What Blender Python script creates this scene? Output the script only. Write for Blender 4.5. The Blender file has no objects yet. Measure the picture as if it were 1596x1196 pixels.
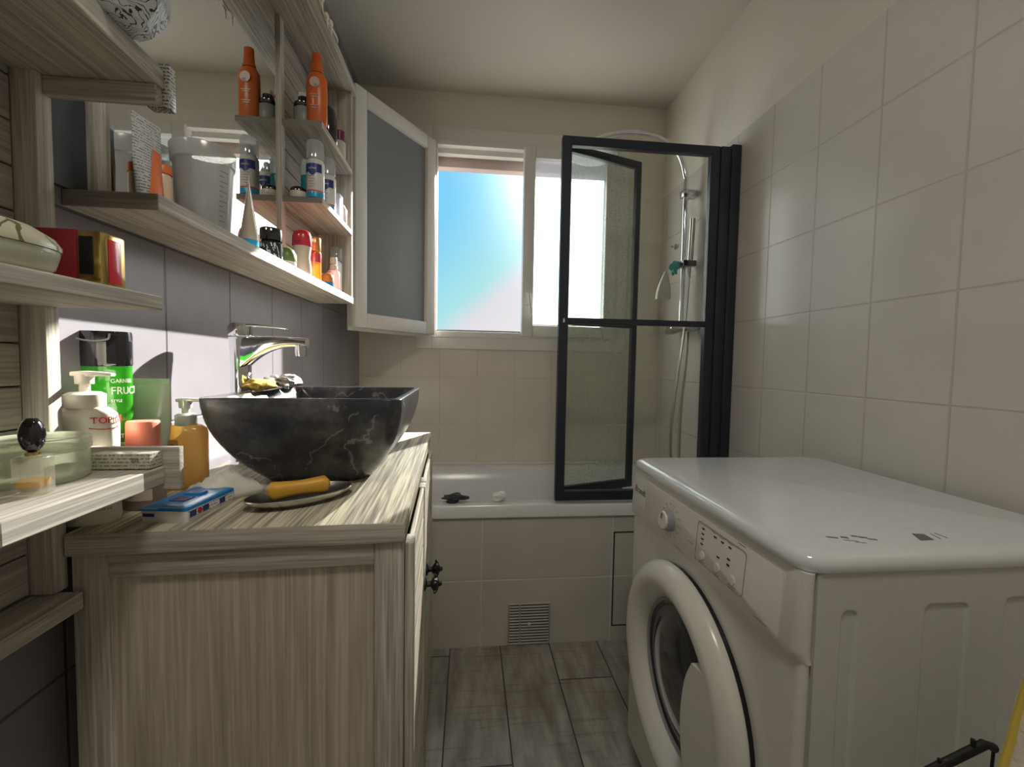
import bpy, bmesh, math, random
from math import sin, cos, pi, radians as R
from mathutils import Vector, Matrix
random.seed(7)
SC = bpy.context.scene
COL = SC.collection

# ------------------------------------------------------------------ camera
F, YAW, PIT, ROL, H = 661.9, .1006, -.0492, .0173, 1.108
fw = Vector((sin(YAW)*cos(PIT), cos(YAW)*cos(PIT), sin(PIT)))
ri0 = Vector((cos(YAW), -sin(YAW), 0)); up0 = ri0.cross(fw)
ri = cos(ROL)*ri0 + sin(ROL)*up0; up = -sin(ROL)*ri0 + cos(ROL)*up0
cam = bpy.data.cameras.new('camera'); co = bpy.data.objects.new('camera', cam); COL.objects.link(co)
cam.sensor_width = 36; cam.lens = F/1596*36; cam.clip_start = .02; cam.clip_end = 200
m = Matrix.Identity(4)
for i in range(3):
    m[i][0] = ri[i]; m[i][1] = up[i]; m[i][2] = -fw[i]
m[0][3], m[1][3], m[2][3] = 0, 0, H
co.matrix_world = m
SC.camera = co

def un(u, v, x=None, y=None, z=None):
    d = fw + (u-798)/F*ri - (v-598)/F*up
    t = x/d.x if x is not None else y/d.y if y is not None else (z-H)/d.z
    return Vector((d.x*t, d.y*t, H+d.z*t))

XL, XR, DB, DF = -.57, 1.044, 2.275, 1.604
CZ = 2.49
YR = -1.1          # how far the side walls run behind the camera

# ------------------------------------------------------------------ materials
def nt(name):
    mt = bpy.data.materials.new(name); mt.use_nodes = True
    n = mt.node_tree; b = n.nodes['Principled BSDF']
    return mt, n, b
def N(n, t, **k):
    x = n.nodes.new(t)
    for a, v in k.items(): setattr(x, a, v)
    return x
def ramp(n, stops):
    r = N(n, 'ShaderNodeValToRGB'); e = r.color_ramp.elements
    while len(e) < len(stops): e.new(.5)
    for i, (p, c) in enumerate(stops):
        e[i].position = p; e[i].color = tuple(c)+(1,) if len(c) == 3 else c
    return r
def plain(name, col, rough=.5, metal=0, bump=0, scale=60, var=.0, spec=.5, coat=0):
    mt, n, b = nt(name)
    b.inputs['Roughness'].default_value = rough; b.inputs['Metallic'].default_value = metal
    b.inputs['Specular IOR Level'].default_value = spec
    if coat: b.inputs['Coat Weight'].default_value = coat; b.inputs['Coat Roughness'].default_value = .06
    tc = N(n, 'ShaderNodeTexCoord'); no = N(n, 'ShaderNodeTexNoise')
    no.inputs['Scale'].default_value = scale; no.inputs['Detail'].default_value = 4
    n.links.new(tc.outputs['Object'], no.inputs['Vector'])
    v = max(var, .02)
    r = ramp(n, [(.3, [c*(1-v) for c in col]), (.7, [min(1, c*(1+v)) for c in col])])
    n.links.new(no.outputs['Fac'], r.inputs['Fac']); n.links.new(r.outputs['Color'], b.inputs['Base Color'])
    if bump:
        bp = N(n, 'ShaderNodeBump'); bp.inputs['Strength'].default_value = bump; bp.inputs['Distance'].default_value = .002
        n.links.new(no.outputs['Fac'], bp.inputs['Height']); n.links.new(bp.outputs['Normal'], b.inputs['Normal'])
    return mt
def mth(n, op, a, b=None, c=None):
    x = N(n, 'ShaderNodeMath', operation=op)
    for i, q in enumerate((a, b, c)):
        if q is None: continue
        if isinstance(q, (int, float)): x.inputs[i].default_value = q
        else: n.links.new(q, x.inputs[i])
    return x.outputs[0]
def joint(n, coord, off, pitch, w):   # 1 on a joint
    a = mth(n, 'SUBTRACT', coord, off); f = mth(n, 'WRAP', a, pitch, 0.0)
    d = mth(n, 'MINIMUM', f, mth(n, 'SUBTRACT', pitch, f))
    mr = N(n, 'ShaderNodeMapRange'); mr.inputs['From Min'].default_value = w*.5; mr.inputs['From Max'].default_value = w
    mr.inputs['To Min'].default_value = 1; mr.inputs['To Max'].default_value = 0
    n.links.new(d, mr.inputs['Value']); return mr.outputs[0]
def tiles(name, col, jcol, ax, offs, pitches, w, rough=.25, var=.04, marb=0, mcol=None, top=None, paint=None):
    mt, n, b = nt(name)
    g = N(n, 'ShaderNodeNewGeometry'); sp = N(n, 'ShaderNodeSeparateXYZ'); n.links.new(g.outputs['Position'], sp.inputs[0])
    A = sp.outputs[ax]; Z = sp.outputs['Z']
    j = mth(n, 'MAXIMUM', joint(n, A, offs[0], pitches[0], w), joint(n, Z, offs[1], pitches[1], w))
    no = N(n, 'ShaderNodeTexNoise'); no.inputs['Scale'].default_value = 5; no.inputs['Detail'].default_value = 6
    n.links.new(g.outputs['Position'], no.inputs['Vector'])
    c2 = mcol or [c*(1-var*2) for c in col]
    r = ramp(n, [(.35, c2), (.65, col)]); n.links.new(no.outputs['Fac'], r.inputs['Fac'])
    mx = N(n, 'ShaderNodeMix', data_type='RGBA'); n.links.new(j, mx.inputs[0]); n.links.new(r.outputs[0], mx.inputs[6])
    mx.inputs[7].default_value = tuple(jcol)+(1,)
    bp = N(n, 'ShaderNodeBump'); bp.inputs['Strength'].default_value = .6; bp.inputs['Distance'].default_value = .0015; bp.invert = True
    n2 = N(n, 'ShaderNodeTexNoise'); n2.inputs['Scale'].default_value = 14
    n.links.new(g.outputs['Position'], n2.inputs['Vector'])
    h = mth(n, 'ADD', j, mth(n, 'MULTIPLY', n2.outputs['Fac'], .5)); n.links.new(h, bp.inputs['Height'])
    n.links.new(bp.outputs['Normal'], b.inputs['Normal'])
    b.inputs['Roughness'].default_value = rough
    n.links.new(mx.outputs[2], b.inputs['Base Color'])
    if top is not None:
        # above the tile line: matt paint
        k = mth(n, 'GREATER_THAN', Z, top)
        m2 = N(n, 'ShaderNodeMix', data_type='RGBA'); n.links.new(k, m2.inputs[0]); n.links.new(mx.outputs[2], m2.inputs[6]); m2.inputs[7].default_value = tuple(paint)+(1,)
        n.links.new(m2.outputs[2], b.inputs['Base Color'])
        n.links.new(mth(n, 'ADD', mth(n, 'MULTIPLY', k, .8-rough), rough), b.inputs['Roughness'])
        n.links.new(mth(n, 'MULTIPLY', mth(n, 'SUBTRACT', 1.0, k), .6), bp.inputs['Strength'])
    return mt
WOODC = ((.65, .615, .54), (.33, .30, .26))
def wood(name, axis, light=WOODC[0], dark=WOODC[1], freq=1.0, contrast=1.0):
    mt, n, b = nt(name)
    tc = N(n, 'ShaderNodeTexCoord'); mp = N(n, 'ShaderNodeMapping')
    s = [75*freq]*3; s['xyz'.index(axis)] = 2.2*freq
    mp.inputs['Scale'].default_value = s
    n.links.new(tc.outputs['Object'], mp.inputs['Vector'])
    n1 = N(n, 'ShaderNodeTexNoise'); n1.inputs['Scale'].default_value = 1; n1.inputs['Detail'].default_value = 5; n1.inputs['Distortion'].default_value = 1.4
    n.links.new(mp.outputs[0], n1.inputs['Vector'])
    mp2 = N(n, 'ShaderNodeMapping'); s2 = [330*freq]*3; s2['xyz'.index(axis)] = 8*freq; mp2.inputs['Scale'].default_value = s2
    n.links.new(tc.outputs['Object'], mp2.inputs['Vector'])
    n2 = N(n, 'ShaderNodeTexNoise'); n2.inputs['Scale'].default_value = 1; n2.inputs['Detail'].default_value = 3
    n.links.new(mp2.outputs[0], n2.inputs['Vector'])
    mix = mth(n, 'ADD', mth(n, 'MULTIPLY', n1.outputs['Fac'], .52), mth(n, 'MULTIPLY', n2.outputs['Fac'], .48))
    mid = [(a+c)/2 for a, c in zip(light, dark)]
    r = ramp(n, [(.5-.13/contrast, dark), (.5, mid), (.5+.10/contrast, light)])
    n.links.new(mix, r.inputs['Fac']); n.links.new(r.outputs[0], b.inputs['Base Color'])
    b.inputs['Roughness'].default_value = .62; b.inputs['Specular IOR Level'].default_value = .3
    bp = N(n, 'ShaderNodeBump'); bp.inputs['Strength'].default_value = .35; bp.inputs['Distance'].default_value = .001
    n.links.new(mix, bp.inputs['Height']); n.links.new(bp.outputs[0], b.inputs['Normal'])
    return mt
def glassy(name, tint=(1, 1, 1), refl=.08, rough=.02, grain=0):
    mt = bpy.data.materials.new(name); mt.use_nodes = True; n = mt.node_tree; n.nodes.clear()
    o = N(n, 'ShaderNodeOutputMaterial'); mx = N(n, 'ShaderNodeMixShader'); t = N(n, 'ShaderNodeBsdfTransparent'); g = N(n, 'ShaderNodeBsdfGlossy')
    t.inputs[0].default_value = tuple(tint)+(1,); g.inputs['Roughness'].default_value = rough
    lw = N(n, 'ShaderNodeLayerWeight'); lw.inputs[0].default_value = .25
    f = mth(n, 'MULTIPLY', mth(n, 'ADD', mth(n, 'MULTIPLY', lw.outputs['Fresnel'], .8), refl*.5), mth(n, 'SUBTRACT', 1.0, N(n, 'ShaderNodeNewGeometry').outputs['Backfacing']))
    if grain:   # dried water droplets
        no = N(n, 'ShaderNodeTexNoise'); no.inputs['Scale'].default_value = 160; no.inputs['Detail'].default_value = 2
        tc = N(n, 'ShaderNodeTexCoord'); n.links.new(tc.outputs['Object'], no.inputs['Vector'])
        gt = mth(n, 'MULTIPLY', mth(n, 'GREATER_THAN', no.outputs['Fac'], .60), grain)
        df = N(n, 'ShaderNodeBsdfDiffuse'); df.inputs[0].default_value = (.8, .8, .8, 1)
        m3 = N(n, 'ShaderNodeMixShader'); n.links.new(gt, m3.inputs[0]); n.links.new(t.outputs[0], m3.inputs[1]); n.links.new(df.outputs[0], m3.inputs[2])
        n.links.new(m3.outputs[0], mx.inputs[1])
    else: n.links.new(t.outputs[0], mx.inputs[1])
    n.links.new(f, mx.inputs[0]); n.links.new(g.outputs[0], mx.inputs[2])
    n.links.new(mx.outputs[0], o.inputs[0]); return mt
def milky(name, col, trans=.35, gloss=.06, rough=.2, transl=.6):
    mt = bpy.data.materials.new(name); mt.use_nodes = True; n = mt.node_tree; n.nodes.clear()
    o = N(n, 'ShaderNodeOutputMaterial'); t = N(n, 'ShaderNodeBsdfTransparent'); d = N(n, 'ShaderNodeBsdfDiffuse'); tl = N(n, 'ShaderNodeBsdfTranslucent'); g = N(n, 'ShaderNodeBsdfGlossy')
    t.inputs[0].default_value = tuple(.3+.7*c for c in col)+(1,)
    for s in (d, tl): s.inputs[0].default_value = tuple(col)+(1,)
    g.inputs['Roughness'].default_value = rough
    def mix(f, a, b):
        x = N(n, 'ShaderNodeMixShader'); x.inputs[0].default_value = f; n.links.new(a.outputs[0], x.inputs[1]); n.links.new(b.outputs[0], x.inputs[2]); return x
    x = mix(gloss, mix(trans, mix(transl, d, tl), t), g); n.links.new(x.outputs[0], o.inputs[0]); return mt

CREAM = (.76, .72, .64)
MAT = dict(
    ceiling=plain('ceiling_paint', (.62, .59, .52), .9, bump=.05, scale=90),
    paint=plain('back_wall_paint', CREAM, .8, bump=.05, scale=90),
    white_frame=plain('white_frame', (.80, .79, .75), .35),
    reveal=plain('render_reveal', (.62, .50, .45), .9, bump=.3, scale=120),
    wx=wood('wood_x', 'x'), wy=wood('wood_y', 'y'), wz=wood('wood_z', 'z'), wxd=wood('wood_x_edge', 'x', (.34, .31, .27), (.20, .18, .155)),
    board=wood('slat_board', 'y', (.50, .47, .41), (.30, .27, .24)),
    wtop=wood('worktop_wood', 'y', (.68, .64, .47), (.22, .19, .16), .8, 1.2),
    wdoor=wood('door_wood', 'y', (.70, .65, .52), (.30, .26, .20), .8, 1.1),
    chrome=plain('chrome', (.85, .86, .88), .07, 1), steel=plain('brushed_steel', (.62, .6, .56), .28, 1),
    dull_chrome=plain('dull_chrome', (.55, .55, .55), .22, 1),
    black=plain('black_powder_coat', (.022, .027, .045), .38), black_gloss=plain('black_gloss', (.012, .012, .016), .09, coat=1),
    iron=plain('black_iron', (.01, .01, .01), .45, bump=.4, scale=200),
    enamel=plain('tub_enamel', (.80, .80, .79), .18), washer=plain('washer_white', (.74, .73, .67), .22, spec=.5),
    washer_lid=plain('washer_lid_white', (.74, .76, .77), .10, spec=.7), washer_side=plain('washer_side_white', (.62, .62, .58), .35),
    panel_grey=plain('control_panel_white', (.72, .68, .64), .3), grey=plain('grey_plastic', (.32, .33, .35), .35), print=plain('grey_print', (.16, .15, .15), .5),
    dark=plain('dark_gap', (.02, .02, .02), .8), rubber=plain('grey_rubber', (.05, .055, .065), .5),
    white=plain('white_plastic', (.82, .81, .78), .3), cream=plain('cream_plastic', (.80, .76, .66), .3),
    orange=plain('orange_plastic', (.72, .16, .035), .32), orange2=plain('orange_print', (.85, .20, .06), .35), salmon=plain('salmon_cap', (.92, .30, .20), .35),
    pink=plain('pale_pink_plastic', (.75, .58, .52), .3), red=plain('red_plastic', (.72, .03, .06), .25, coat=.6), redtext=plain('red_print', (.50, .03, .03), .5),
    darkred=plain('dark_red_carton', (.25, .02, .03), .35), gold=plain('gold_foil', (.80, .58, .20), .18, 1), blue=plain('blue_plastic', (.02, .22, .55), .3),
    cyan=plain('cyan_plastic', (.02, .42, .75), .3), navy=plain('navy_print', (.02, .04, .22), .4), teal=plain('teal_label', (.03, .30, .30), .35),
    mint=plain('mint_cap', (.62, .80, .76), .35), green=plain('green_lid', (.16, .26, .08), .35), soap=plain('yellow_soap', (.83, .45, .06), .42),
    sponge=plain('sea_sponge', (.70, .45, .10), .95, bump=1, scale=110, var=.5), shell=plain('pink_soap', (.66, .42, .32), .5),
    paper=plain('white_paper', (.78, .76, .70), .7, bump=.2), foil=plain('silver_film', (.6, .6, .58), .3, .6, bump=.8, scale=40),
    tan=plain('tan_tube', (.62, .54, .42), .35), grey_label=plain('grey_label', (.30, .31, .27), .4), ivory=plain('ivory_case', (.58, .60, .44), .28, coat=.5),
    amberliq=milky('amber_oil', (.85, .45, .07), .45), perfumeliq=milky('amber_perfume', (.70, .46, .05), .35), yellowgel=milky('yellow_gel', (.88, .60, .20), .25),
    greengel=milky('green_shampoo', (.06, .42, .03), .15, .08, .1), glass=glassy('clear_glass', (.96, .98, .95), .1), jarglass=milky('greenish_glass', (.80, .84, .70), .5, .12, .08),
    tubplastic=milky('frosted_cup_plastic', (.80, .81, .80), .32), clearcap=milky('clear_cap_plastic', (.82, .86, .88), .6, .1, .05),
    screen=glassy('shower_glass', (.93, .95, .93), .05), screen_wet=glassy('shower_glass_droplets', (.92, .94, .92), .05, .03, .16),
    frosted=milky('frosted_window_glass', (.93, .95, .97), .55, .03, .3, .8), sash_glass=milky('obscure_sash_glass', (.50, .54, .57), .12, .05, .25, .5),
    mirror=plain('mirror_silver', (.86, .88, .84), .01, 1), towel=plain('towel_cotton', (.80, .74, .60), .95, bump=1, scale=180), yellow=plain('yellow_trim', (.72, .55, .10), .8),
    teal_puff=plain('teal_net', (.10, .45, .42), .8), beige_cloth=plain('beige_cloth', (.74, .70, .62), .9, bump=.5), kerb=plain('wet_black', (.01, .01, .012), .3),
)
MAT['tile_right'] = tiles('right_wall_tiles', (.72, .69, .63), (.60, .56, .49), 'Y', (.823, 1.03), (.2, .25), .0030, .22, .03, top=2.02, paint=CREAM)
MAT['tile_back'] = tiles('back_wall_tiles', (.78, .73, .64), (.71, .66, .57), 'X', (-.157, 1.025), (.2, .25), .0020, .25, .03, top=2.02, paint=CREAM)
MAT['tile_apron'] = tiles('apron_tiles', (.66, .63, .57), (.76, .73, .66), 'X', (.057, .265), (.515, .268), .004, .3, .05)
MAT['tile_left'] = tiles('left_wall_tiles', (.31, .30, .335), (.13, .125, .135), 'Y', (.866, .984), (.217, .33), .0030, .28, .06, mcol=(.255, .245, .28))

def stone():
    mt, n, b = nt('black_marble'); tc = N(n, 'ShaderNodeTexCoord')
    no = N(n, 'ShaderNodeTexNoise'); no.inputs['Scale'].default_value = 9; no.inputs['Detail'].default_value = 9; no.inputs['Roughness'].default_value = .65
    n.links.new(tc.outputs['Object'], no.inputs[0])
    base = ramp(n, [(.34, (.022, .025, .036)), (.52, (.055, .058, .070)), (.70, (.17, .165, .165))]); n.links.new(no.outputs['Fac'], base.inputs[0])
    wn = N(n, 'ShaderNodeTexNoise'); wn.inputs['Scale'].default_value = 11; wn.inputs['Detail'].default_value = 5; n.links.new(tc.outputs['Object'], wn.inputs[0])
    vm = N(n, 'ShaderNodeVectorMath', operation='MULTIPLY_ADD'); vm.inputs[1].default_value = (.16,)*3; n.links.new(wn.outputs['Color'], vm.inputs[0]); n.links.new(tc.outputs['Object'], vm.inputs[2])
    vo = N(n, 'ShaderNodeTexVoronoi', feature='DISTANCE_TO_EDGE'); vo.inputs['Scale'].default_value = 3.2; n.links.new(vm.outputs[0], vo.inputs['Vector'])
    vr = ramp(n, [(0, (1, 1, 1)), (.009, (.0, .0, .0))]); n.links.new(vo.outputs['Distance'], vr.inputs[0])
    k = mth(n, 'MULTIPLY', vr.outputs[0], mth(n, 'MULTIPLY', mth(n, 'GREATER_THAN', no.outputs['Fac'], .49), .5))
    mx = N(n, 'ShaderNodeMix', data_type='RGBA'); n.links.new(k, mx.inputs[0]); n.links.new(base.outputs[0], mx.inputs[6]); mx.inputs[7].default_value = (.42, .41, .40, 1)
    n.links.new(mx.outputs[2], b.inputs['Base Color']); b.inputs['Roughness'].default_value = .24
    return mt
MAT['stone'] = stone()
def floor_mat():
    mt, n, b = nt('plank_floor_tiles'); g = N(n, 'ShaderNodeNewGeometry'); sp = N(n, 'ShaderNodeSeparateXYZ'); n.links.new(g.outputs['Position'], sp.inputs[0])
    X, Y = sp.outputs['X'], sp.outputs['Y']
    col = mth(n, 'FLOOR', mth(n, 'DIVIDE', mth(n, 'SUBTRACT', X, -.061), .1935))
    par = mth(n, 'WRAP', mth(n, 'MULTIPLY', col, .45), 1.2, 0.0)
    y2 = mth(n, 'ADD', Y, par)
    row = mth(n, 'FLOOR', mth(n, 'DIVIDE', mth(n, 'SUBTRACT', y2, 1.11), 1.2))
    j = mth(n, 'MAXIMUM', joint(n, X, -.061, .1935, .003), joint(n, y2, 1.11, 1.2, .003))
    cb = N(n, 'ShaderNodeCombineXYZ'); n.links.new(col, cb.inputs[0]); n.links.new(row, cb.inputs[1])
    wn = N(n, 'ShaderNodeTexWhiteNoise'); n.links.new(cb.outputs[0], wn.inputs['Vector'])
    mp = N(n, 'ShaderNodeMapping'); mp.inputs['Scale'].default_value = (9, 2.2, 1); n.links.new(g.outputs['Position'], mp.inputs[0])
    a = N(n, 'ShaderNodeVectorMath', operation='ADD'); n.links.new(mp.outputs[0], a.inputs[0]); n.links.new(wn.outputs['Color'], a.inputs[1])
    no = N(n, 'ShaderNodeTexNoise'); no.inputs['Scale'].default_value = 2.2; no.inputs['Detail'].default_value = 8; no.inputs['Roughness'].default_value = .6; n.links.new(a.outputs[0], no.inputs[0])
    r = ramp(n, [(.3, (.20, .175, .145)), (.5, (.33, .31, .27)), (.68, (.47, .45, .40))]); n.links.new(no.outputs['Fac'], r.inputs[0])
    mp3 = N(n, 'ShaderNodeMapping'); mp3.inputs['Scale'].default_value = (3, 55, 1); n.links.new(g.outputs['Position'], mp3.inputs[0])
    n3 = N(n, 'ShaderNodeTexNoise'); n3.inputs['Scale'].default_value = 1.4; n3.inputs['Detail'].default_value = 4; n.links.new(mp3.outputs[0], n3.inputs[0])
    r3 = ramp(n, [(.55, (1, 1, 1)), (.75, (.55, .5, .45))]); n.links.new(n3.outputs['Fac'], r3.inputs[0])
    mm = N(n, 'ShaderNodeMix', data_type='RGBA', blend_type='MULTIPLY'); mm.inputs[0].default_value = .7; n.links.new(r.outputs[0], mm.inputs[6]); n.links.new(r3.outputs[0], mm.inputs[7])
    mx = N(n, 'ShaderNodeMix', data_type='RGBA'); n.links.new(j, mx.inputs[0]); n.links.new(mm.outputs[2], mx.inputs[6]); mx.inputs[7].default_value = (.05, .045, .04, 1)
    n.links.new(mx.outputs[2], b.inputs['Base Color']); b.inputs['Roughness'].default_value = .45
    return mt
MAT['floor'] = floor_mat()
def marks(name, base, ink, kind='floral'):
    mt, n, b = nt(name); tc = N(n, 'ShaderNodeTexCoord')
    if kind == 'floral':
        wn = N(n, 'ShaderNodeTexNoise'); wn.inputs['Scale'].default_value = 35; n.links.new(tc.outputs['Object'], wn.inputs[0])
        vm = N(n, 'ShaderNodeVectorMath', operation='MULTIPLY_ADD'); vm.inputs[1].default_value = (.05,)*3; n.links.new(wn.outputs['Color'], vm.inputs[0]); n.links.new(tc.outputs['Object'], vm.inputs[2])
        vo = N(n, 'ShaderNodeTexVoronoi', feature='SMOOTH_F1'); vo.inputs['Scale'].default_value = 90; n.links.new(vm.outputs[0], vo.inputs['Vector'])
        w = N(n, 'ShaderNodeTexWave', wave_type='RINGS'); w.inputs['Scale'].default_value = 60; w.inputs['Distortion'].default_value = 14; n.links.new(vm.outputs[0], w.inputs[0])
        k = mth(n, 'MAXIMUM', mth(n, 'LESS_THAN', vo.outputs['Distance'], .16), mth(n, 'GREATER_THAN', w.outputs['Fac'], .90))
    elif kind == 'branch':
        wn = N(n, 'ShaderNodeTexNoise'); wn.inputs['Scale'].default_value = 30; n.links.new(tc.outputs['Object'], wn.inputs[0])
        vm = N(n, 'ShaderNodeVectorMath', operation='MULTIPLY_ADD'); vm.inputs[1].default_value = (.04,)*3; n.links.new(wn.outputs['Color'], vm.inputs[0]); n.links.new(tc.outputs['Object'], vm.inputs[2])
        vo = N(n, 'ShaderNodeTexVoronoi', feature='DISTANCE_TO_EDGE'); vo.inputs['Scale'].default_value = 32; n.links.new(vm.outputs[0], vo.inputs['Vector'])
        k = mth(n, 'MULTIPLY', mth(n, 'LESS_THAN', vo.outputs['Distance'], .05), mth(n, 'GREATER_THAN', wn.outputs['Fac'], .5))
    else:   # rows of tiny print
        mp = N(n, 'ShaderNodeMapping'); mp.inputs['Scale'].default_value = (260, 260, 0) if kind == 'rows_z' else (0, 0, 0)
        sp = N(n, 'ShaderNodeSeparateXYZ'); n.links.new(tc.outputs['Object'], sp.inputs[0])
        st = mth(n, 'LESS_THAN', mth(n, 'WRAP', sp.outputs['Z'], .0045, 0.0), .0019)
        wn = N(n, 'ShaderNodeTexNoise'); wn.inputs['Scale'].default_value = 330; n.links.new(tc.outputs['Object'], wn.inputs[0])
        k = mth(n, 'MULTIPLY', st, mth(n, 'GREATER_THAN', wn.outputs['Fac'], .47))
    mx = N(n, 'ShaderNodeMix', data_type='RGBA'); n.links.new(k, mx.inputs[0]); mx.inputs[6].default_value = tuple(base)+(1,); mx.inputs[7].default_value = tuple(ink)+(1,)
    n.links.new(mx.outputs[2], b.inputs['Base Color']); b.inputs['Roughness'].default_value = .3
    return mt
MAT['floral'] = marks('white_ceramic_black_leaves', (.72, .78, .80), (.03, .03, .045))
MAT['branch'] = marks('case_branch_pattern', (.56, .56, .40), (.16, .13, .07), 'branch')
MAT['print_rows'] = marks('carton_small_print', (.62, .60, .50), (.22, .21, .19), 'rows')
MAT['print_white'] = marks('white_small_print', (.80, .80, .78), (.35, .35, .36), 'rows')
MAT['print_tube'] = marks('tube_small_print', (.62, .64, .63), (.22, .23, .23), 'rows')

# ------------------------------------------------------------------ mesh helpers
def nb(): return bmesh.new()
def box(bm, x0, x1, y0, y1, z0, z1, bev=0, seg=2, M=None):
    r = bmesh.ops.create_cube(bm, size=1)
    vs = r['verts']
    for v in vs: v.co = Vector(((x0+x1)/2+v.co.x*(x1-x0), (y0+y1)/2+v.co.y*(y1-y0), (z0+z1)/2+v.co.z*(z1-z0)))
    if bev:
        es = list({e for v in vs for e in v.link_edges})
        o = bmesh.ops.bevel(bm, geom=es, offset=bev, segments=seg, affect='EDGES', profile=.5)
        vs = list({v for f in o['faces'] for v in f.verts} | {v for v in vs if v.is_valid})
    if M is not None:
        for v in vs: v.co = M @ v.co
    return bm
def lathe(bm, prof, n=32, M=None, caps=True, sx=1, sy=1):
    rings = []
    for r, z in prof:
        rings.append([bm.verts.new((r*sx*cos(2*pi*i/n), r*sy*sin(2*pi*i/n), z)) for i in range(n)])
    for a, b in zip(rings, rings[1:]):
        for i in range(n): bm.faces.new((a[i], a[(i+1) % n], b[(i+1) % n], b[i]))
    if caps:
        if prof[0][0] > 1e-6: bm.faces.new(rings[0][::-1])
        if prof[-1][0] > 1e-6: bm.faces.new(rings[-1])
    if M is not None:
        for rg in rings:
            for v in rg: v.co = M @ v.co
    return bm
def rr(hx, hy, r, z, n=6, cx=0, cy=0):
    r = min(r, hx*.999, hy*.999); o = []
    for k, (sx, sy) in enumerate(((1, 1), (-1, 1), (-1, -1), (1, -1))):
        for i in range(n+1):
            a = pi/2*k + pi/2*i/n
            o.append(Vector((cx+sx*(hx-r)+r*cos(a), cy+sy*(hy-r)+r*sin(a), z)))
    return o
def loft(bm, secs, cap0=True, cap1=True, M=None):
    rings = [[bm.verts.new(M @ p if M is not None else p) for p in s] for s in secs]
    n = len(rings[0])
    for a, b in zip(rings, rings[1:]):
        for i in range(n): bm.faces.new((a[i], a[(i+1) % n], b[(i+1) % n], b[i]))
    if cap0: bm.faces.new(rings[0][::-1])
    if cap1: bm.faces.new(rings[-1])
    return bm
def tube(bm, pts, r, n=10, closed=False):
    pts = [Vector(p) for p in pts]; rings = []
    rs = r if isinstance(r, (list, tuple)) else [r]*len(pts)
    prev = None
    for i, p in enumerate(pts):
        t = (pts[min(i+1, len(pts)-1)]-pts[max(i-1, 0)]).normalized()
        if prev is None:
            a = t.orthogonal().normalized()
        else:
            a = (prev - t*prev.dot(t)).normalized()
        prev = a; b = t.cross(a)
        rings.append([bm.verts.new(p+rs[i]*(cos(2*pi*k/n)*a+sin(2*pi*k/n)*b)) for k in range(n)])
    for a, b in zip(rings, rings[1:]):
        for i in range(n): bm.faces.new((a[i], a[(i+1) % n], b[(i+1) % n], b[i]))
    bm.faces.new(rings[0][::-1]); bm.faces.new(rings[-1]); return bm
def spline(pts, k=8):
    pts = [Vector(p) for p in pts]; o = []
    P = [pts[0]*2-pts[1]]+pts+[pts[-1]*2-pts[-2]]
    for i in range(1, len(P)-2):
        for j in range(k):
            t = j/k; a, b, c, d = P[i-1], P[i], P[i+1], P[i+2]
            o.append(.5*((2*b)+(-a+c)*t+(2*a-5*b+4*c-d)*t*t+(-a+3*b-3*c+d)*t**3))
    o.append(pts[-1]); return o
def prism(bm, poly, axis, a, b):
    """extrude a 2-D polygon along an axis ('x': poly=(y,z); 'y': (x,z); 'z': (x,y))"""
    f = {'x': lambda p, t: (t, p[0], p[1]), 'y': lambda p, t: (p[0], t, p[1]), 'z': lambda p, t: (p[0], p[1], t)}[axis]
    A = [bm.verts.new(f(p, a)) for p in poly]; B = [bm.verts.new(f(p, b)) for p in poly]; n = len(poly)
    for i in range(n): bm.faces.new((A[i], A[(i+1) % n], B[(i+1) % n], B[i]))
    bm.faces.new(A[::-1]); bm.faces.new(B); return bm

def obj(name, bm, mat, parent=None, sharp=35, origin=None, local=True):
    """one mesh object. local=True: coordinates are the parent's own; otherwise world coordinates."""
    bmesh.ops.recalc_face_normals(bm, faces=bm.faces)
    if parent is None:
        xs = [v.co for v in bm.verts]
        if origin is None:
            origin = Vector(((min(v.x for v in xs)+max(v.x for v in xs))/2, (min(v.y for v in xs)+max(v.y for v in xs))/2, min(v.z for v in xs)))
    elif not local:
        origin = parent_world(parent)
        inv = origin.inverted()
        for v in bm.verts: v.co = inv @ v.co
        origin = None
    me = bpy.data.meshes.new(name)
    if origin is not None:
        for v in bm.verts: v.co -= origin
    for f in bm.faces: f.smooth = True
    bm.to_mesh(me); bm.free()
    me.set_sharp_from_angle(angle=R(sharp))
    me.materials.append(MAT[mat] if isinstance(mat, str) else mat)
    o = bpy.data.objects.new(name, me); COL.objects.link(o)
    if origin is not None: o.location = origin
    if parent is not None: o.parent = parent
    return o
def parent_world(p):
    M = Matrix.Identity(4)
    while p is not None:
        M = Matrix.Translation(p.location) @ p.rotation_euler.to_matrix().to_4x4() @ M; p = p.parent
    return M
def endband(o, axis, mat):
    # grain of the edging differs from the face of the board
    i = 'xyz'.index(axis); o.data.materials.append(MAT[mat])
    for p in o.data.polygons:
        if abs(p.normal[i]) > .7: p.material_index = 1
    return o
def tag(o, label=None, cat=None, group=None, kind=None):
    if label: o['label'] = label
    if cat: o['category'] = cat
    if group: o['group'] = group
    if kind: o['kind'] = kind
    return o
def thing(name, label, cat, loc=(0, 0, 0), rot=(0, 0, 0), group=None, kind=None):
    o = bpy.data.objects.new(name, None); COL.objects.link(o); o.empty_display_size = .02
    o.location = loc; o.rotation_euler = rot
    return tag(o, label, cat, group, kind)
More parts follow.
